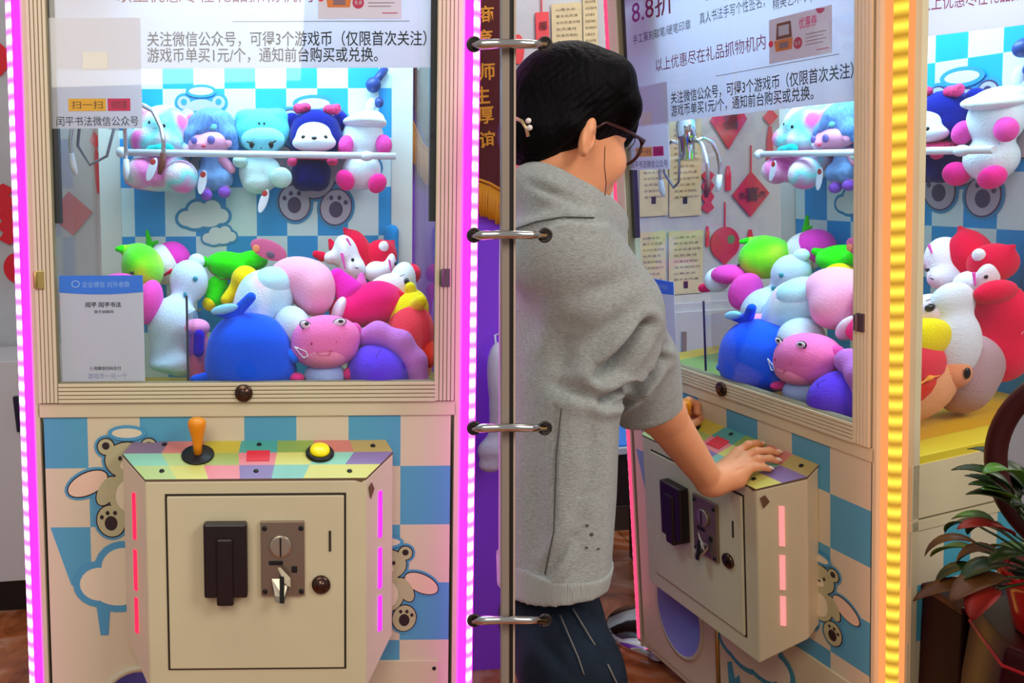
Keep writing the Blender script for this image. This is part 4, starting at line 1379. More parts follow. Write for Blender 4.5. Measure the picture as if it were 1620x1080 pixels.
for i, py in enumerate((69, 371, 676, 980)):
    c = [wall(748, py + 2, YP - .003), wall(765, py + 1, YP - .010), wall(800, py, YP - .018), wall(838, py + 1, YP - .012), wall(862, py + 1, YP - .003)]
    rg_ = build('ring', MB().tube([x - bot for x in c], [.0052, .0066, .006, .0058, .005], 14), ringm, post)
    for px in (750, 862):
        e0 = wall(px, py + 1, YP - .002)
        build('eyelet', MB().tube([e0 - bot + np.array([.0085 * math.cos(t), 0, .0085 * math.sin(t)]) for t in [2 * PI * j / 20 for j in range(20)]], .0022, 8, closed=True).lathe([(.0085, -.001), (.0085, .001)], e0 - bot, 20, axis=(0, -1, 0)), mat('eyelet_grey', '3c3634', .35, .6), rg_)

# ------------------------------------------------------------------ things on and before the back wall
redp = mat('red_paper', 'cf1733', .6)
redp2 = mat('red_foil', 'e3122c', .4)
beige = mat('rice_paper', 'd6c79c', .7, vary=.08, vscale=20)
brown = mat('soft_ink', '5b5346', .7)
YW = WY - .012


def onwall(px, py):
    return wall(px, py, YW)


def flat(name, label, cat, px, py, shapes, group=None, d=.008):
    """flat paper ornament: shapes = (part, material, [(dx, dy) px], lift)"""
    c = onwall(px, py)
    R = empty(name, T(c), label, cat, group)
    s = YW / F
    for nm, m, pts, lift in shapes:
        build(nm, MB().prism([(x * s, -lift, -y * s) for x, y in pts], (0, d, 0)), m, R)
    return R


def dia(r, ry=None):
    ry = ry or r
    return [(-r, 0), (0, -ry), (r, 0), (0, ry)]


def circ(rx, ry, cx=0, cy=0, n=24):
    return [(cx + rx * math.cos(2 * PI * i / n), cy + ry * math.sin(2 * PI * i / n)) for i in range(n)]


def wtext(R, ch, w, dx=0, dy=0, m=None, lift=.0106):
    s = YW / F
    build('character', text_mb(ch, ((dx - w / 2) * s, -lift, (-dy - w / 2) * s), UX, UZ, w * s, w * s, 0, .02), m or mat('dark_red_ink', '4a0a18', .6), R)


def tassel(y0, L_, w=4):
    return [(-w * .4, y0), (w * .4, y0), (w, y0 + L_ * .3), (w, y0 + L_), (-w, y0 + L_), (-w, y0 + L_ * .3)]


def zig(n, w, h):
    L_ = [(0, 0)]
    for i in range(n):
        L_ += [(w, h * (i + .5)), (w * .45, h * (i + 1))]
    L_[-1] = (0, n * h)
    return L_ + [(-x, y) for x, y in L_[-2:0:-1]]


ORN = 'red new year ornaments on the back wall'
fu = flat('new_year_ornament', 'red heart-shaped ornament with dark character, highest behind the angled machine', 'ornament', 1153, 198, [('panel', redp, [(-28, -8), (-16, -30), (0, -18), (16, -30), (28, -8), (0, 36)], .002), ('tassel', redp2, tassel(62, 38), .001)], ORN)
wtext(fu, '福', 24, 0, -5)
fu = flat('new_year_ornament', 'red diamond ornament with dark characters, central behind the angled machine', 'ornament', 1188, 307, [('panel', redp, dia(29, 35), .002), ('tassel', redp2, tassel(55, 38), .001), ('cord', redp2, [(-.6, -75), (.6, -75), (.6, -30), (-.6, -30)], .001)], ORN)
wtext(fu, '喜', 22)
wtext(fu, '吉', 11, -16, 1)
wtext(fu, '庆', 11, 16, 1)
flat('new_year_ornament', 'red zigzag paper firecracker string behind the angled machine', 'ornament', 1120, 268, [('panel', redp, zig(4, 10, 17), .002), ('tassel', redp2, tassel(88, 32, 2.5), .001)], ORN)
flat('new_year_ornament', 'round red fan ornament with green figures, low behind the angled machine', 'ornament', 1147, 385, [('panel', redp, circ(23, 26) , .002), ('point', redp, [(-14, 20), (14, 20), (0, 34)], .001), ('figure', mat('leaf_green_print', '4f8a3c', .6), circ(6, 7, 9, -6), .0028), ('cord', redp2, [(-.6, -65), (.6, -65), (.6, -20), (-.6, -20)], .001)], ORN)
flat('new_year_ornament', 'slim red knot with a long tassel beside the pastel bear, behind the angled machine', 'ornament', 1219, 185, [('knot', redp2, dia(11, 13), .002), ('tassel', redp, tassel(14, 70, 4.5), .001)], ORN)
flat('new_year_ornament', 'red diamond ornament seen through the left side pane of the left machine', 'ornament', 112, 338, [('panel', redp, dia(34, 34), .002)], ORN)
flat('new_year_ornament', 'slim red knot with tassel seen through the left side pane of the left machine', 'ornament', 150, 222, [('knot', redp2, dia(8, 14), .002), ('tassel', redp, tassel(14, 66, 5), .001)], ORN)
flat('new_year_ornament', 'round red lantern ornament near the rear post of the left machine', 'ornament', 192, 302, [('panel', redp, circ(17, 24), .002)], ORN)
flat('new_year_ornament', 'red pointed ornament beside the magenta strip, topmost at the left edge', 'ornament', -2, 92, [('panel', redp2, dia(26, 26), .002)], ORN)
flat('new_year_ornament', 'red zigzag firecracker string beside the magenta strip at the left edge', 'ornament', 4, 290, [('panel', redp2, zig(5, 16, 19), .002)], ORN)
flat('new_year_ornament', 'round red fan ornament beside the magenta strip, lowest at the left edge', 'ornament', 28, 424, [('panel', redp2, circ(22, 24), .002)], ORN)
fu = flat('new_year_ornament', 'small red rectangular tag with dark character above the hair of the person', 'ornament', 858, 41, [('panel', redp2, [(-10, -20), (10, -20), (10, 20), (-10, 20)], .002), ('cord', redp2, [(-.6, -45), (.6, -45), (.6, -20), (-.6, -20)], .001)], ORN)
wtext(fu, '福', 12)
flat('new_year_ornament', 'round red fan ornament partly hidden by the binder spine above the person', 'ornament', 820, 78, [('panel', redp2, circ(9, 22), .002)], ORN)
flat('new_year_ornament', 'round red ornament just behind the top of the hair of the person', 'ornament', 846, 104, [('panel', redp2, circ(11, 13), .002)], ORN)
CAL = 'sheets of calligraphy on the back wall'
for px, py, w, h, lb in ((897, 55, 46, 92, 'beige calligraphy sheet above the hair of the person, left of a narrower sheet'), (934, 40, 22, 110, 'narrow beige calligraphy sheet right beside the rosy light strip of the angled machine'),
                         (1034, 265, 44, 150, 'tall beige calligraphy sheet behind the black strip, upper row'), (1084, 265, 50, 150, 'tall beige calligraphy sheet left of the zigzag ornament, upper row'),
                         (1032, 415, 42, 96, 'beige calligraphy sheet above the payment card, lower row'), (1085, 415, 54, 100, 'beige calligraphy sheet left of the round red fan, lower row')):
    R = flat('calligraphy_sheet', lb, 'paper sheet', px, py, [('sheet', beige, [(-w / 2, -h / 2), (w / 2, -h / 2), (w / 2, h / 2), (-w / 2, h / 2)], .001)], CAL, .004)
    s = YW / F
    for k in range(int(h / 12)):
        n = 4 + (k * 7) % 3
        build('writing', text_mb('山高水长风清月明松竹'[k % 6:k % 6 + n], (-w * .36 * s, -.0018, (h * .38 - k * 9.5) * s), UX, UZ, w * (.5 + .08 * n) * s * .8, 4.2 * s), brown, R)
    build('seal', MB().prism([(x * s, -.0018, -y * s) for x, y in ((-4, h * .3), (3, h * .3), (3, h * .3 + 11), (-4, h * .3 + 11))], (0, -.0003, 0)), ink, R)

# white cupboard at the far left
c = np.array([-1.05, 2.9, 0])
cup = empty('cupboard', T(np.array([-1.45, 3.0, 0])), 'white cupboard with black plinth behind the left machine at the left edge', 'cupboard')
x1 = floor_x = wall(60, 800, 2.9)[0] + .05
o = np.array([-1.45, 3.0, 0])
build('body', MB().box((-1.9, 2.9, .12), (x1 + .25, WY - .02, .905)).off(o), mat('white_laminate', 'dcdde4', .35), cup, bevel=.004)
build('plinth', MB().box((-1.88, 2.93, 0), (x1 + .24, WY - .03, .12)).off(o), mat('black_laminate', '1a1418', .4), cup)
h0, h1 = wall(20, 627, 2.885), wall(34, 683, 2.885)
build('handle', MB().box((h0[0], 2.88, h1[2]), (h1[0], 2.9, h0[2])).off(o), mat('dark_handle', '1a1036', .4), cup, bevel=.004)
# pale cupboard seen through the angled machine
c0, c1 = wall(1062, 480, 3.05), wall(1262, 480, 3.05)
o = np.array([(c0[0] + c1[0]) / 2, 3.1, 0])
cup2 = empty('cupboard', T(o), 'pale grey cupboard seen through the angled machine, below the red ornaments', 'cupboard')
build('body', MB().box((c0[0], 3.05, .1), (c1[0] + .3, WY - .02, c0[2])).off(o), mat('grey_laminate', 'c9ccd2', .4), cup2, bevel=.004)
for i in range(3):
    w = (c1[0] + .3 - c0[0]) / 3
    d = build('door', MB().box((c0[0] + i * w + .006, 3.035, .13), (c0[0] + (i + 1) * w - .006, 3.05, c0[2] - .03)).off(o), mat('grey_laminate', 'c9ccd2', .4), cup2, bevel=.003)
    build('handle', MB().box((c0[0] + i * w + .03, 3.022, c0[2] - .2), (c0[0] + i * w + .042, 3.035, c0[2] - .1)).off(o), steel, d)
build('plinth', MB().box((c0[0] + .02, 3.08, 0), (c1[0] + .28, WY - .03, .1)).off(o), mat('black_laminate', '1a1418', .4), cup2)
# low dark table with a blue top
tp = wall(985, 690, 2.9)
o = np.array([tp[0] - .05, 2.85, 0])
tb = empty('low_table', T(o), 'low dark table with bright blue top on the floor behind the person', 'table')
tz_ = tp[2] + .02
build('table_top', MB().box((tp[0] - .5, 2.72, tz_ - .03), (tp[0] + .12, 3.05, tz_ - .006), 0).box((tp[0] - .49, 2.73, tz_ - .006), (tp[0] + .11, 3.04, tz_), 1).off(o), [mat('white_laminate', 'dcdde4', .35), mat('blue_top', '1f86f0', .35)], tb, bevel=.003)
dr = build('drawer_box', MB().box((tp[0] - .48, 2.74, tz_ - .21), (tp[0] + .10, 3.03, tz_ - .03)).off(o), mat('dark_walnut', '2b1d1e', .35), tb)
for dz in (.06, .085, .13):
    build('knob', MB().ell((tp[0] + .035, 2.735, tz_ - dz), (.006, .006, .006)).off(o), steel, dr)
for x in (-.45, .07):
    for y in (2.76, 3.0):
        build('leg', MB().box((tp[0] + x, y, 0), (tp[0] + x + .035, y + .035, tz_ - .21)).off(o), mat('dark_walnut', '2b1d1e', .35), tb)
# chrome stool behind the machine's corner
sc_ = np.array([1.03, 2.46, 0])
st = empty('bar_stool', T(sc_), 'stool with round chrome foot on the marble floor behind the angled machine', 'stool')
build('foot_plate', MB().lathe([(.165, 0), (.165, .012), (.155, .024), (.10, .034), (.03, .04), (.0, .04)], (0, 0, 0), 48), chrome, st)
build('column', MB().lathe([(.022, .05), (.022, .52)], (0, 0, 0), 20), chrome, st)
build('seat', MB().lathe([(.02, .52), (.085, .53), (.095, .55), (.09, .58), (.0, .59)], (0, 0, 0), 36), mat('blue_seat', '2858b8', .5), st)

# ------------------------------------------------------------------ corner at the right: lacquer stool, pot plant, mirror
lac = mat('red_lacquer', '330204', .35, spec=.3)
SZ = .622
sc0 = np.array([1.215, 1.21, 0])
lst = empty('drum_stool', T(sc0), 'dark red lacquer stool under the potted plant', 'stool')
build('drum', MB().lathe([(.17, 0), (.19, .05), (.21, .28), (.20, .5), (.19, SZ - .012), (.185, SZ), (.0, SZ)], (0, 0, 0), 8), lac, lst, bevel=.004)
build('rim_line', MB().tube([(.192 * math.cos(PI / 4 * i), .192 * math.sin(PI / 4 * i), SZ - .03) for i in range(8)], .003, 6, closed=True), mat('rim_red', 'b0202a', .3), lst)
pc = sc0 + np.array([-.085, .02, SZ + .001])
pot = empty('potted_plant', T(pc), 'leafy plant in a glossy red pot at the lower right', 'plant')
build('pot', MB().lathe([(.055, 0), (.06, .006), (.072, .07), (.078, .085), (.083, .088), (.083, .098), (.075, .1), (.07, .085), (.0, .082)], (0, 0, 0), 40), mat('red_glaze', 'c00d16', .15), pot)
build('soil', MB().lathe([(.071, .083), (.04, .09), (.0, .092)], (0, 0, 0), 24), mat('soil', '1c120c', .9, bump=1, bscale=120), pot)
rg = random.Random(11)
lm = [mat('leaf_green', '4a7a20', .35, vary=.3, vscale=25), mat('leaf_dark', '20380f', .4, vary=.3, vscale=25), mat('leaf_rust', '5a3413', .45, vary=.35, vscale=20), mat('leaf_red', '8a1f16', .45, vary=.3, vscale=20)]


def leaf(az, el, L_, wd, k, droop=.8, h=.085, stem=.09):
    u = np.array([math.cos(az), math.sin(az), 0])
    sd_ = np.array([-math.sin(az), math.cos(az), 0])
    p = np.array([.015 * math.cos(az), .015 * math.sin(az), h])
    path = []
    a = el
    n1 = 5
    for i in range(n1 + 1):
        path.append(p.copy())
        if i < n1:
            p = p + (u * math.cos(a) + np.array([0, 0, 1]) * math.sin(a)) * stem / n1
            a -= .08
    mb = MB().tube(path, [.0025] * 3 + [.002] * 3, 6, 1)
    n = 9
    rows = []
    for i in range(n + 1):
        t = i / n
        w_ = wd * (math.sin(PI * min(1, t * .96 + .03)) ** .75) * (1 - .35 * t)
        nrm = -u * math.sin(a) + np.array([0, 0, 1]) * math.cos(a)
        rows.append([p + sd_ * w_ * q + nrm * (abs(q) * w_ * .35) for q in (-1, -.5, 0, .5, 1)])
        p = p + (u * math.cos(a) + np.array([0, 0, 1]) * math.sin(a)) * L_ / n
        a -= droop / n
    vs = [q for r in rows for q in r]
    fs = [(i * 5 + j, i * 5 + j + 1, (i + 1) * 5 + j + 1, (i + 1) * 5 + j) for i in range(n) for j in range(4)]
    mb.add(vs, fs, 0, True)
    o = build('leaf', mb, [lm[k], lm[1]], pot)
    so = o.modifiers.new('thickness', 'SOLIDIFY')
    so.thickness = .0008


for i in range(46):
    az = rg.uniform(0, 2 * PI)
    el = rg.choice([.25, .6, .9, 1.1, 1.3])
    if math.sin(az) < -.25:
        el = max(el, 1.05)
    west = math.cos(az) < -.45
    k = rg.choice([2, 3, 2, 1, 0] if west and el < .8 else [0, 0, 1, 1, 1])
    leaf(az, el, rg.uniform(.06, .085), rg.uniform(.019, .026), k, rg.uniform(.8, 1.7), .085, rg.uniform(.05, .12) * (1 if el < 1.2 else 1.25))
for az in (2.6, 3.3, 4.1, 4.9, 5.6, 1.9, 3.7, 4.5):
    leaf(az, 1.35, .09, .026, rg.choice([0, 1, 0]), 1.3, .085, rg.uniform(.13, .18))
leaf(3.05, .95, .085, .024, 3, .9, .10)
leaf(3.25, .45, .10, .028, 2, .8, .08)
leaf(2.8, .3, .10, .026, 2, .6, .06)
crc = np.array([1.365, 1.43, 0])  # added dark block in place of the dark red shade in this corner
cr = empty('block', T(crc), 'dark red crate added as shade between the plant stool and the checkered machine side', 'block')
build('box', MB().box((-.27, -.05, .0), (.27, .05, .585)), mat('dark_red_shade', '1c0203', .6, spec=.2), cr, bevel=.004)
build('lid', MB().box((-.275, -.055, .585), (.275, .055, .60)), lac, cr, bevel=.004)
# round mirror on the stool, behind the plant
mc = W(1792, 745, 1.24)
mn = np.array([-.80, -.58, .1])
mn /= np.linalg.norm(mn)
mir = empty('round_mirror', T(np.array([mc[0], mc[1], SZ])), 'round mirror in a thick dark red frame at the right edge', 'mirror')
mo = np.array([mc[0], mc[1], SZ])
mb = MB()
ru = np.cross([0, 0, 1.], mn)
ru /= np.linalg.norm(ru)
rv = np.cross(mn, ru)
build('frame', mb.tube([mc + .158 * (math.cos(t) * ru + math.sin(t) * rv) for t in [2 * PI * i / 64 for i in range(64)]], .016, 14, closed=True).off(mo), mat('dark_red_wood', '3d0305', .45, spec=.3), mir)
build('glass', MB().lathe([(.152, 0), (.152, .004)], mc, 64, axis=mn).off(mo), mat('mirror_silver', 'e8e8ea', .02, 1.0), mir)
build('stand', MB().tube([mc - np.array([0, 0, .165]), np.array([mc[0], mc[1], SZ + .012])], .012, 12).lathe([(.06, 0), (.06, .01), (.02, .016)], (mc[0], mc[1], SZ + .001), 24).off(mo), mat('dark_red_wood', '3d0305', .45, spec=.3), mir)


# ------------------------------------------------------------------ the person
skin = mat('skin', 'eda376', .5, sss=.12, vary=.05, vscale=18, spec=.35)
hairm = mat('black_hair', '040305', .6, bump=.9, bscale=90, stretch=(1.2, 1.2, .35), spec=.08)
ZT = 1.58
rows = [(292, 806, 918, .085), (318, 802, 948, .115), (350, 799, 964, .14), (400, 798, 976, .165), (470, 798, 982, .175), (560, 798, 972, .17), (660, 798, 960, .165), (760, 798, 956, .165),
        (860, 798, 948, .165), (905, 798, 938, .16), (945, 799, 928, .155), (1010, 800, 922, .15)]


def loft(rows, zc, grow=0.0):
    R_ = []
    for py, xl, xr, b in rows:
        c = W((xl + xr) / 2, py, zc)
        R_.append((c[2], c[0], c[1], (xr - xl) / 2 * zc / F + grow, b + grow))
    R_ = np.array(sorted(R_))

    def f(X):
        z = X[..., 2]
        cx, cy, a, b = (np.interp(z, R_[:, 0], R_[:, i]) for i in (1, 2, 3, 4))
        # slightly squared ellipse, longer axis across the shoulders
        u, v = (X[..., 0] - cx) / a, (X[..., 1] - cy) / b
        d = ((np.abs(u) ** 2.3 + np.abs(v) ** 2.3) ** (1 / 2.3) - 1) * np.minimum(a, b)
        return np.maximum(d, np.maximum(z - R_[-1, 0], R_[0, 0] - z))
    lo = np.array([(R_[:, 1] - R_[:, 3]).min(), (R_[:, 2] - R_[:, 4]).min(), R_[0, 0]])
    hi = np.array([(R_[:, 1] + R_[:, 3]).max(), (R_[:, 2] + R_[:, 4]).max(), R_[-1, 0]])
    return ('f', lo, hi, f)


def cw(px, py, z0, r0, qx, qy, z1, r1):
    return Cp(W(px, py, z0), W(qx, qy, z1), r0, r1)


def hp(px, py, h):
    p = hit(PR, px, py, TOPN, TOPC + h)
    return (PR @ np.append(p, 1))[:3]


# head frame
hs = 1.08
hc = W(903, 213, 1.52)
yaw, pit = math.radians(27), math.radians(22)
hf = np.array([math.cos(yaw) * math.cos(pit), math.sin(yaw) * math.cos(pit), -math.sin(pit)])
hr = np.cross(hf, [0, 0, 1.])
hr /= np.linalg.norm(hr)
hu = np.cross(hr, hf)
HM = np.c_[hr, hf, hu]


def H(x, y, z):
    return hc + HM @ (np.array([x, y, z]) * hs)


def HE(c, r, extra=None):
    return E(H(*c), np.array(r) * hs, HM if extra is None else HM @ extra)


neck0 = W(872, 330, 1.56)
pel = W(872, 985, 1.57)
shR, elR, wrR = W(893, 405, 1.44), W(1006, 598, 1.585), hp(1124, 763, .035)
J0 = hit(PR, 1088, 650, (0, 1, 0), -.035)
zJ = pix((PR @ np.append(J0, 1))[:3])[2][0]
shL, elL, wrL = W(915, 400, 1.74), W(1000, 560, 1.92), W(1066, 652, zJ - .005)
hipR, hipL = pel + np.array([.005, -.085, -.04]), pel + np.array([.015, .085, -.04])
kneeR, kneeL = hipR + np.array([.11, -.01, -.36]), hipL + np.array([.10, .02, -.36])
ankR, ankL = np.array([kneeR[0] - .01, kneeR[1] - .01, .075]), np.array([kneeL[0] + .02, kneeL[1], .075])
B = [HE((0, -.012, .035), (.073, .095, .088)), HE((0, .03, -.02), (.062, .062, .085)), HE((0, .042, -.072), (.044, .042, .04)), HE((0, .07, -.1), (.02, .018, .018)),
     HE((.034, .062, -.03), (.026, .03, .03)), HE((-.034, .062, -.03), (.026, .03, .03)),
     Cp(H(0, .086, .012), H(0, .108, -.022), .008 * hs, .0115 * hs), Cp(H(-.02, .086, -.062), H(.02, .086, -.062), .007, .007), Cp(H(-.016, .086, -.071), H(.016, .086, -.071), .0075, .0075),
     Cp(H(-.045, .07, .03), H(.045, .07, .03), .012, .012)]
for s in (-1, 1):      # ears
    ear_r = rotm('z', 18 * s)
    B += [HE((s * .074, -.03, -.03), (.006, .013, .025), ear_r), HE((s * .078, -.038, -.022), (.005, .008, .022), ear_r)]
EARS = [HE((s * .083, -.027, -.027), (.006, .006, .013), rotm('z', 18 * s)) + ({'k': .003, 'sub': 1},) for s in (-1, 1)]
B += [Cp(H(0, -.035, -.05), neck0, .056, .06), Cp(neck0, W(884, 860, 1.57), .07, .07), Cp(W(884, 860, 1.57), pel, .07, .07), Cp(shR, shL, .048, .045), Cp(neck0, (shR + shL) / 2, .07, .07),
      Cp(shR, elR, .05, .043), Cp(elR, elR * .72 + wrR * .28, .043, .043), Cp(elR * .72 + wrR * .28, wrR, .043, .0265), Cp(shL, elL, .045, .038), Cp(elL, wrL, .036, .025),
      Cp(pel, hipR, .07, .07), Cp(pel, hipL, .07, .07), Cp(hipR, kneeR, .07, .055), Cp(hipL, kneeL, .07, .055), Cp(kneeR, ankR, .053, .036), Cp(kneeL, ankL, .053, .036),
      Cp(ankR, ankR + np.array([.14, .02, -.04]), .036, .03), Cp(ankL, ankL + np.array([.14, .04, -.04]), .036, .03)]
# right hand, flat on the panel
fing = [[(1168, 714, .030), (1184, 703, .036), (1197, 701, .022), (1204, 703, .010)],
        [(1176, 722, .034), (1198, 714, .036), (1217, 713, .022), (1230, 716, .009)],
        [(1179, 733, .033), (1200, 726, .034), (1218, 725, .021), (1229, 729, .009)],
        [(1179, 745, .028), (1195, 739, .028), (1209, 739, .018), (1217, 742, .009)]]
fr_ = [.0084, .0088, .0085, .0076]
tipsR = []
SK = {'k': .0045}
for (pts, r) in zip(fing, fr_):
    P_ = [hp(*q) for q in pts]
    tipsR.append((P_[2], P_[3], r))
    B.append(Cp(wrR + (P_[0] - wrR) * .15, P_[0], .0155, .0108))
    for i in range(3):
        B.append(Cp(P_[i], P_[i + 1], r * (1.05 - .1 * i), r * (.98 - .1 * i)) + (SK,))
P_ = [hp(1140, 748, .02), hp(1158, 728, .016), hp(1172, 713, .010)]
B += [Cp(wrR, P_[0], .018, .013), Cp(P_[0], P_[1], .012, .0105) + (SK,), Cp(P_[1], P_[2], .0105, .008) + (SK,)]
B.append(Cp(wrR, hp(1166, 760, .018), .02, .016))
# left hand closed round the joystick ball
for pts, r in (([(1074, 641, -.006), (1090, 633, .0), (1102, 639, .006), (1103, 652, .004)], .0088), ([(1074, 648, .012), (1090, 638, .022), (1106, 645, .022), (1106, 660, .012)], .009),
               ([(1074, 656, .018), (1090, 650, .032), (1106, 657, .028), (1104, 670, .014)], .0086), ([(1074, 663, .020), (1088, 664, .034), (1102, 670, .028), (1099, 679, .016)], .0078),
               ([(1070, 660, -.012), (1082, 670, -.022), (1094, 671, -.022), (1103, 667, -.014)], .0095)):
    P_ = [W(x, y, zJ + d) for x, y, d in pts]
    B.append(Cp(wrL, P_[0], .018, .0135))
    for i in range(3):
        B.append(Cp(P_[i], P_[i + 1], r, r * .94) + (SK,))
LB = 'person with black hair, glasses and grey sweatshirt, playing at the angled machine'
per0 = np.array([pel[0], pel[1], 0])
PER = empty('person', T(per0), LB, 'person')


def shape(mb, folds, mode=0):
    """press soft creases (x0, y0, x1, y1, depth, width in px) into the side of a garment facing the room"""
    v = np.array(mb.v)
    f = np.array(mb.f)
    n = np.zeros_like(v)
    fn = np.cross(v[f[:, 2]] - v[f[:, 0]], v[f[:, 3]] - v[f[:, 1]])
    for i in range(4):
        np.add.at(n, f[:, i], fn)
    n /= np.linalg.norm(n, axis=1)[:, None] + 1e-12
    c = v.mean(0)
    x, y, z = pix(v)
    to = np.array([0, 0, HC]) - v
    to /= np.linalg.norm(to, axis=1)[:, None]
    face = (n * to).sum(1)
    if np.median(face[z < np.percentile(z, 10)]) < 0:
        n, face = -n, -face
    w = np.clip(face * 2.5, 0, 1)
    dd = np.zeros(len(v))
    for x0, y0, x1, y1, dep, wid in folds:
        ax, ay = x1 - x0, y1 - y0
        L2 = ax * ax + ay * ay
        t = ((x - x0) * ax + (y - y0) * ay) / L2
        tc = np.clip(t, 0, 1)
        d = np.hypot(x - x0 - tc * ax, y - y0 - tc * ay)
        taper = np.sin(np.clip(tc, .08, .92) * PI) ** .6
        dd += dep * taper * np.exp(-(d / wid) ** 2) - .45 * dep * taper * np.exp(-((d - 2.2 * wid) / (1.4 * wid)) ** 2)
    v = v - n * (dd * w)[:, None]
    mb.v = [tuple(p) for p in v.tolist()]
    return mb


bd = solid(B + EARS, .0032, .02)
ears = [(930, 200, 926, 236, .0032, 2.6), (934, 212, 930, 240, .004, 3.2), (940, 206, 936, 222, .003, 2.5), (1126, 790, 1140, 752, .0012, 2.5), (1160, 722, 1172, 716, .002, 3), (1164, 735, 1176, 728, .002, 2.5), (1164, 745, 1176, 739, .002, 2.5), (905, 292, 950, 318, .0012, 3)]
body = build('body', shape(bd, ears).off(per0), skin, PER)
# sweatshirt
heather = mat('heather_fleece', 'a9adaa', .95, bump=.8, bscale=330, sheen=.3, vary=.22, vscale=150, stretch=(1, 1, 3.2), spec=.1)
hm0, hm1 = W(870, 966, ZT)[2], 0
C_ = [loft(rows, ZT), Cp(shR, W(955, 495, 1.485), .085, .092), Cp(W(955, 495, 1.485), W(1003, 578, 1.575), .088, .072), Cp(W(1003, 578, 1.575), W(1022, 632, 1.60), .070, .056),
      Cp(W(1018, 622, 1.598), W(1027, 650, 1.605), .06, .052),
      Cp(shL, elL, .074, .058), Cp(W(880, 360, 1.62), shL, .085, .074), Cp(elL, elL * .6 + wrL * .4, .055, .045),
      Cp(shR + np.array([-.01, .03, .01]), W(893, 352, 1.5), .08, .06)]
hood = [(838, 300, 1.56), (846, 297, 1.475), (875, 312, 1.44), (915, 334, 1.45), (942, 352, 1.50), (952, 356, 1.58), (935, 340, 1.68), (890, 312, 1.70), (850, 290, 1.66), (838, 298, 1.60)]
for i in range(len(hood) - 1):
    C_.append(cw(*hood[i], .038, *hood[i + 1], .038))


cutA, cutB = W(1027, 650, 1.605), W(1010, 610, 1.59)
cdir = (cutA - cutB) / np.linalg.norm(cutA - cutB)


hemA, hemB = W(800, 974, 1.44), W(940, 926, 1.50)
hn = np.cross(hemB - hemA, AX @ np.array([0, .06, 1.]))
hn /= np.linalg.norm(hn)
hn = -hn if hn[2] > 0 else hn


def hemcut(D, g, up=None):
    s_ = (g - hemA) @ hn
    D = np.maximum(D, s_)
    return D if up is None else np.maximum(D, -s_ - up)


def trim(D, g):
    # open the sleeve at its cuff
    s = (g - cutA) @ cdir
    near = np.linalg.norm(g - cutA, axis=-1) < .085
    return hemcut(np.where(near, np.maximum(D, s), D), g)


swb = solid(C_, .0052, .03, trim)
folds = [(944, 594, 1022, 512, .046, 8), (955, 636, 1045, 566, .042, 7), (972, 640, 1012, 618, .026, 5), (992, 606, 1020, 584, .026, 5), (880, 600, 905, 520, .016, 18), (890, 610, 960, 636, .012, 10), (1022, 585, 1050, 545, .02, 5),
         (812, 372, 890, 345, .007, 5), (890, 345, 956, 350, .007, 5), (880, 640, 878, 820, .005, 3), (862, 910, 905, 850, .010, 8), (920, 760, 912, 900, .006, 14), (845, 700, 850, 900, .006, 16), (935, 660, 930, 780, .007, 12), (830, 480, 850, 560, .008, 20),
         (838, 290, 905, 318, .007, 6), (915, 470, 990, 440, .007, 14), (930, 540, 1000, 490, .008, 12)]
sw = build('sweatshirt', shape(swb, folds).off(per0), heather, PER)
hem = mat('rib_knit', 'a3a7a3', .95, bump=.9, bscale=120, stretch=(3, 3, .15), sheen=.3, spec=.1)
build('hem_band', solid([loft([r for r in rows if r[0] > 850], ZT, .004)], .005, .012, lambda D, g: hemcut(D, g, .058)).off(per0), hem, sw)
cc = [W(1022, 637, 1.602), W(1029, 654, 1.606)]
mb = MB()
ud = (cc[1] - cc[0]) / np.linalg.norm(cc[1] - cc[0])
mb.lathe([(.050, -.006), (.059, -.002), (.061, .012), (.058, .024), (.052, .028), (.046, .024), (.045, .0)], cc[0], 40, axis=ud)
build('cuff', mb.off(per0), hem, sw)


def surf(mb, px, py):
    """the point of a garment nearest the viewer on the sight line through (px, py)"""
    v = np.array(mb.v) + (per0 if np.abs(np.array(mb.v)).max() < 1.6 else 0)
    x, y, z = pix(v)
    d = np.hypot(x - px, y - py)
    near = np.argsort(d)[:14]
    return v[near[np.argmin(z[near])]]


swv = MB()
swv.v = [tuple(np.array(p) + per0) for p in swb.v]


def seam(mbv, pts, r, m, parent, name='seam'):
    V = np.array(mbv.v)
    x, y, z = pix(V)
    path = []
    for i in range(len(pts) - 1):
        n = max(2, int(math.hypot(pts[i + 1][0] - pts[i][0], pts[i + 1][1] - pts[i][1]) / 9))
        for j in range(n + (i == len(pts) - 2)):
            t = j / n
            qx, qy = pts[i][0] + (pts[i + 1][0] - pts[i][0]) * t, pts[i][1] + (pts[i + 1][1] - pts[i][1]) * t
            near = np.argsort(np.hypot(x - qx, y - qy))[:40]
            zz = np.sort(z[near])[:6].mean() - .0015
            path.append(W(qx, qy, zz))
    return build(name, MB().tube([p - per0 for p in path], r, 6), m, parent)


dk = mat('seam_speck_dark', '4c4b45', .9)  # dark grey for the seam lines and specks
seam(swv, [(888, 645), (880, 720), (876, 840), (862, 908)], .0011, dk, sw)
seam(swv, [(815, 362), (850, 350), (890, 343), (940, 344)], .0011, dk, sw)
_v = np.array(swv.v)
_x, _y, _z = pix(_v)
for qx, qy, r in ((929, 831, .0026), (936, 845, .0034), (928, 866, .0022), (884, 951, .002), (947, 868, .0022)):
    nr_ = np.argsort(np.hypot(_x - qx, _y - qy))[:40]
    build('dark_speck', MB().ell(W(qx, qy, np.sort(_z[nr_])[:6].mean() - .001) - per0, (r, .002, r * .8), 0, None, 10), dk, sw)
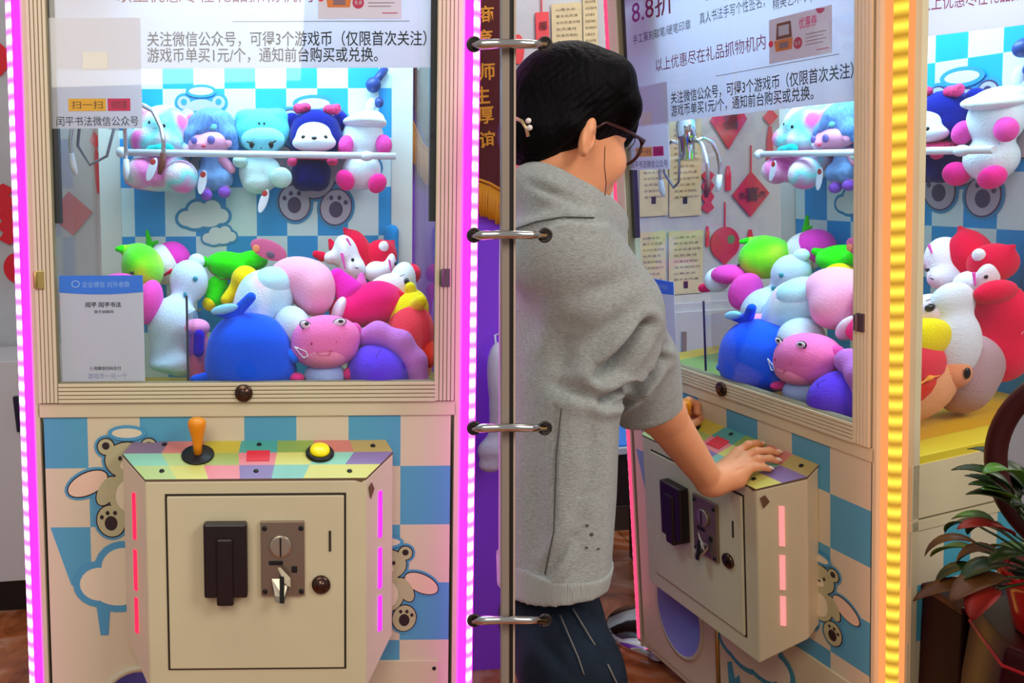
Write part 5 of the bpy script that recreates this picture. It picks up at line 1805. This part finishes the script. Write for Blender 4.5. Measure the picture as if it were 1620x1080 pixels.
# jeans
J_ = [Cp(W(872, 930, 1.57), pel, .078, .082), Cp(pel, hipR, .082, .084), Cp(pel, hipL, .082, .084), Cp(hipR, kneeR, .084, .078), Cp(hipL, kneeL, .084, .078), Cp(kneeR, ankR + np.array([0, 0, .02]), .076, .064), Cp(kneeL, ankL + np.array([0, 0, .02]), .076, .064)]
denim = mat('dark_denim', '16202e', .8, bump=.6, bscale=420, vary=.5, vscale=16, spec=.2)
jb = solid(J_, .006, .03)
jb = shape(jb, [(900, 985, 960, 1020, .006, 8), (850, 1010, 900, 1060, .006, 10)])
jv = MB()
jv.v = list(jb.v)
jn = build('jeans', jb.off(per0), denim, PER)
th = mat('copper_thread', '6d6a66', .7)
seam(jv, [(906, 962), (935, 1010), (962, 1052), (985, 1100)], .0016, th, jn)
seam(jv, [(886, 972), (915, 1040), (935, 1100)], .0013, th, jn)
for a in (ankR, ankL):
    d = np.array([.15, .03, 0])
    build('shoe', solid([Cp(a + np.array([-.02, 0, -.03]), a + d * .5 + np.array([0, 0, -.03]), .047, .044), Cp(a + d * .5 + np.array([0, 0, -.032]), a + d + np.array([0, 0, -.036]), .044, .036)], .005, .02, lambda D, g: np.maximum(D, .003 - g[..., 2])).off(per0), mat('white_shoe', 'd9d6d0', .5), PER)
# hair
def pe(px, py, z, rx, ry, rd, tilt=0):
    s = z / F
    m = AX @ np.array([[math.cos(tilt), -math.sin(tilt), 0], [math.sin(tilt), math.cos(tilt), 0], [0, 0, 1]])
    return E(W(px, py, z), (rx * s, ry * s, rd), m)


HB = [HE((0, -.022, .045), (.086, .106, .092)), HE((0, -.075, -.02), (.066, .05, .06)), pe(903, 158, 1.52, 82, 80, .108), pe(872, 185, 1.52, 54, 68, .105), pe(852, 222, 1.515, 34, 36, .085), pe(880, 215, 1.50, 38, 34, .09), pe(948, 148, 1.515, 48, 54, .1, .3), pe(978, 182, 1.51, 24, 34, .085, -.2), pe(985, 205, 1.55, 14, 30, .05)]
hb = solid(HB, .0036, .02)
gr = []
for i in range(11):
    y0 = 92 + i * 12
    gr.append((905 + 8 * i, 84 + i * 7, 846 + 4 * i, 128 + 11 * i, .0022, 3.5))
    gr.append((995 - i * 4, 150 + i * 5, 850 + i * 3, 190 + i * 5, .0016, 3))
hr_ = build('hair', shape(hb, gr).off(per0), hairm, PER)
rg = random.Random(4)


def strand(pts, r=.0007):
    path = [W(*p) - per0 for p in pts]
    return MB().tube(path, r, 5)


for pts in ([(957, 232, 1.43), (956, 262, 1.425), (959, 290, 1.43), (956, 318, 1.44)],
            [(888, 84, 1.5), (905, 68, 1.5), (925, 73, 1.5), (945, 90, 1.5)], [(915, 80, 1.5), (935, 70, 1.5), (958, 92, 1.49), (968, 108, 1.49)],
            [(1000, 165, 1.5), (1006, 195, 1.5), (1004, 225, 1.5), (994, 238, 1.5)], [(970, 110, 1.48), (985, 108, 1.48), (992, 122, 1.48)]):
    build('loose_strand', strand(pts), hairm, hr_)
# hair clip with two pearls
clipm = mat('gilt', 'd6b98c', .3, .8)
clip = build('hair_clip', MB().tube([W(*p) - per0 for p in ((814, 186, 1.445), (826, 192, 1.432), (833, 203, 1.425), (836, 216, 1.428))], .0032, 10), clipm, PER)
for px, py in ((836, 191), (838, 202)):
    build('pearl', MB().ell(W(px, py, 1.42) - per0, (.0048, .0048, .0048)), mat('pearl', 'ece3dc', .15), clip)
# glasses, eyes, brows, lips
fm = mat('dark_red_frame', '3a1114', .25)
gl = empty('glasses', np.eye(4))
COL.objects.unlink(gl)
bpy.data.objects.remove(gl)
mb = MB()
for s in (-1, 1):
    mb.tube([H(s * .035 + .027 * math.cos(t), .103 + .0 * math.sin(t) - abs(s * .035 + .027 * math.cos(t)) * .12, .006 + .024 * math.sin(t)) - per0 for t in [2 * PI * i / 28 for i in range(28)]], .0028, 8, closed=True)
    mb.tube([H(s * .062, .096, .014) - per0, H(s * .075, .085, .014) - per0, H(s * .080, .03, .012) - per0, H(s * .082, -.012, .006) - per0, H(s * .08, -.03, -.012) - per0], .0024, 8)
mb.tube([H(-.009, .104, .01) - per0, H(0, .108, .013) - per0, H(.009, .104, .01) - per0], .0026, 8)
gl = build('glasses', mb, fm, PER)
for s in (-1, 1):
    build('lens', MB().prism([H(s * .035 + .026 * math.cos(t), .1025 - abs(s * .035 + .026 * math.cos(t)) * .12, .006 + .023 * math.sin(t)) - per0 for t in [2 * PI * i / 24 for i in range(24)]], hf * .001), clear, gl)
    eye = build('eye', MB().ell(H(s * .031, .073, .004) - per0, (.013, .013, .012)), mat('eye_ball', 'e8e2de', .2), PER)
    build('iris', MB().ell(H(s * .031, .0835, .002) - per0, (.0055, .0055, .0055)), mat('brown_iris', '2a160e', .2), eye)
    build('eyebrow', MB().tube([H(s * .016, .088, .028) - per0, H(s * .034, .085, .033) - per0, H(s * .05, .074, .028) - per0], [.002, .003, .0015], 6), hairm, PER)
build('lips', MB().tube([H(-.02, .086, -.066) - per0, H(0, .094, -.066) - per0, H(.02, .086, -.066) - per0], [.002, .0055, .002], 8), mat('lips', 'b5605a', .4), PER)
# finger nails of the hand on the panel
for a, b, r in tipsR:
    u = (b - a) / np.linalg.norm(b - a)
    nz = AX @ np.array([0, -.8, -.6])
    nz = nz - u * (nz @ u)
    nz /= np.linalg.norm(nz)
    build('fingernail', MB().ell(b + nz * r * .72 + u * r * .15 - per0, (r * .62, r * .85, r * .25), 0, np.c_[np.cross(u, nz), u, nz], 14), mat('nail', 'f3c9b4', .25), PER)
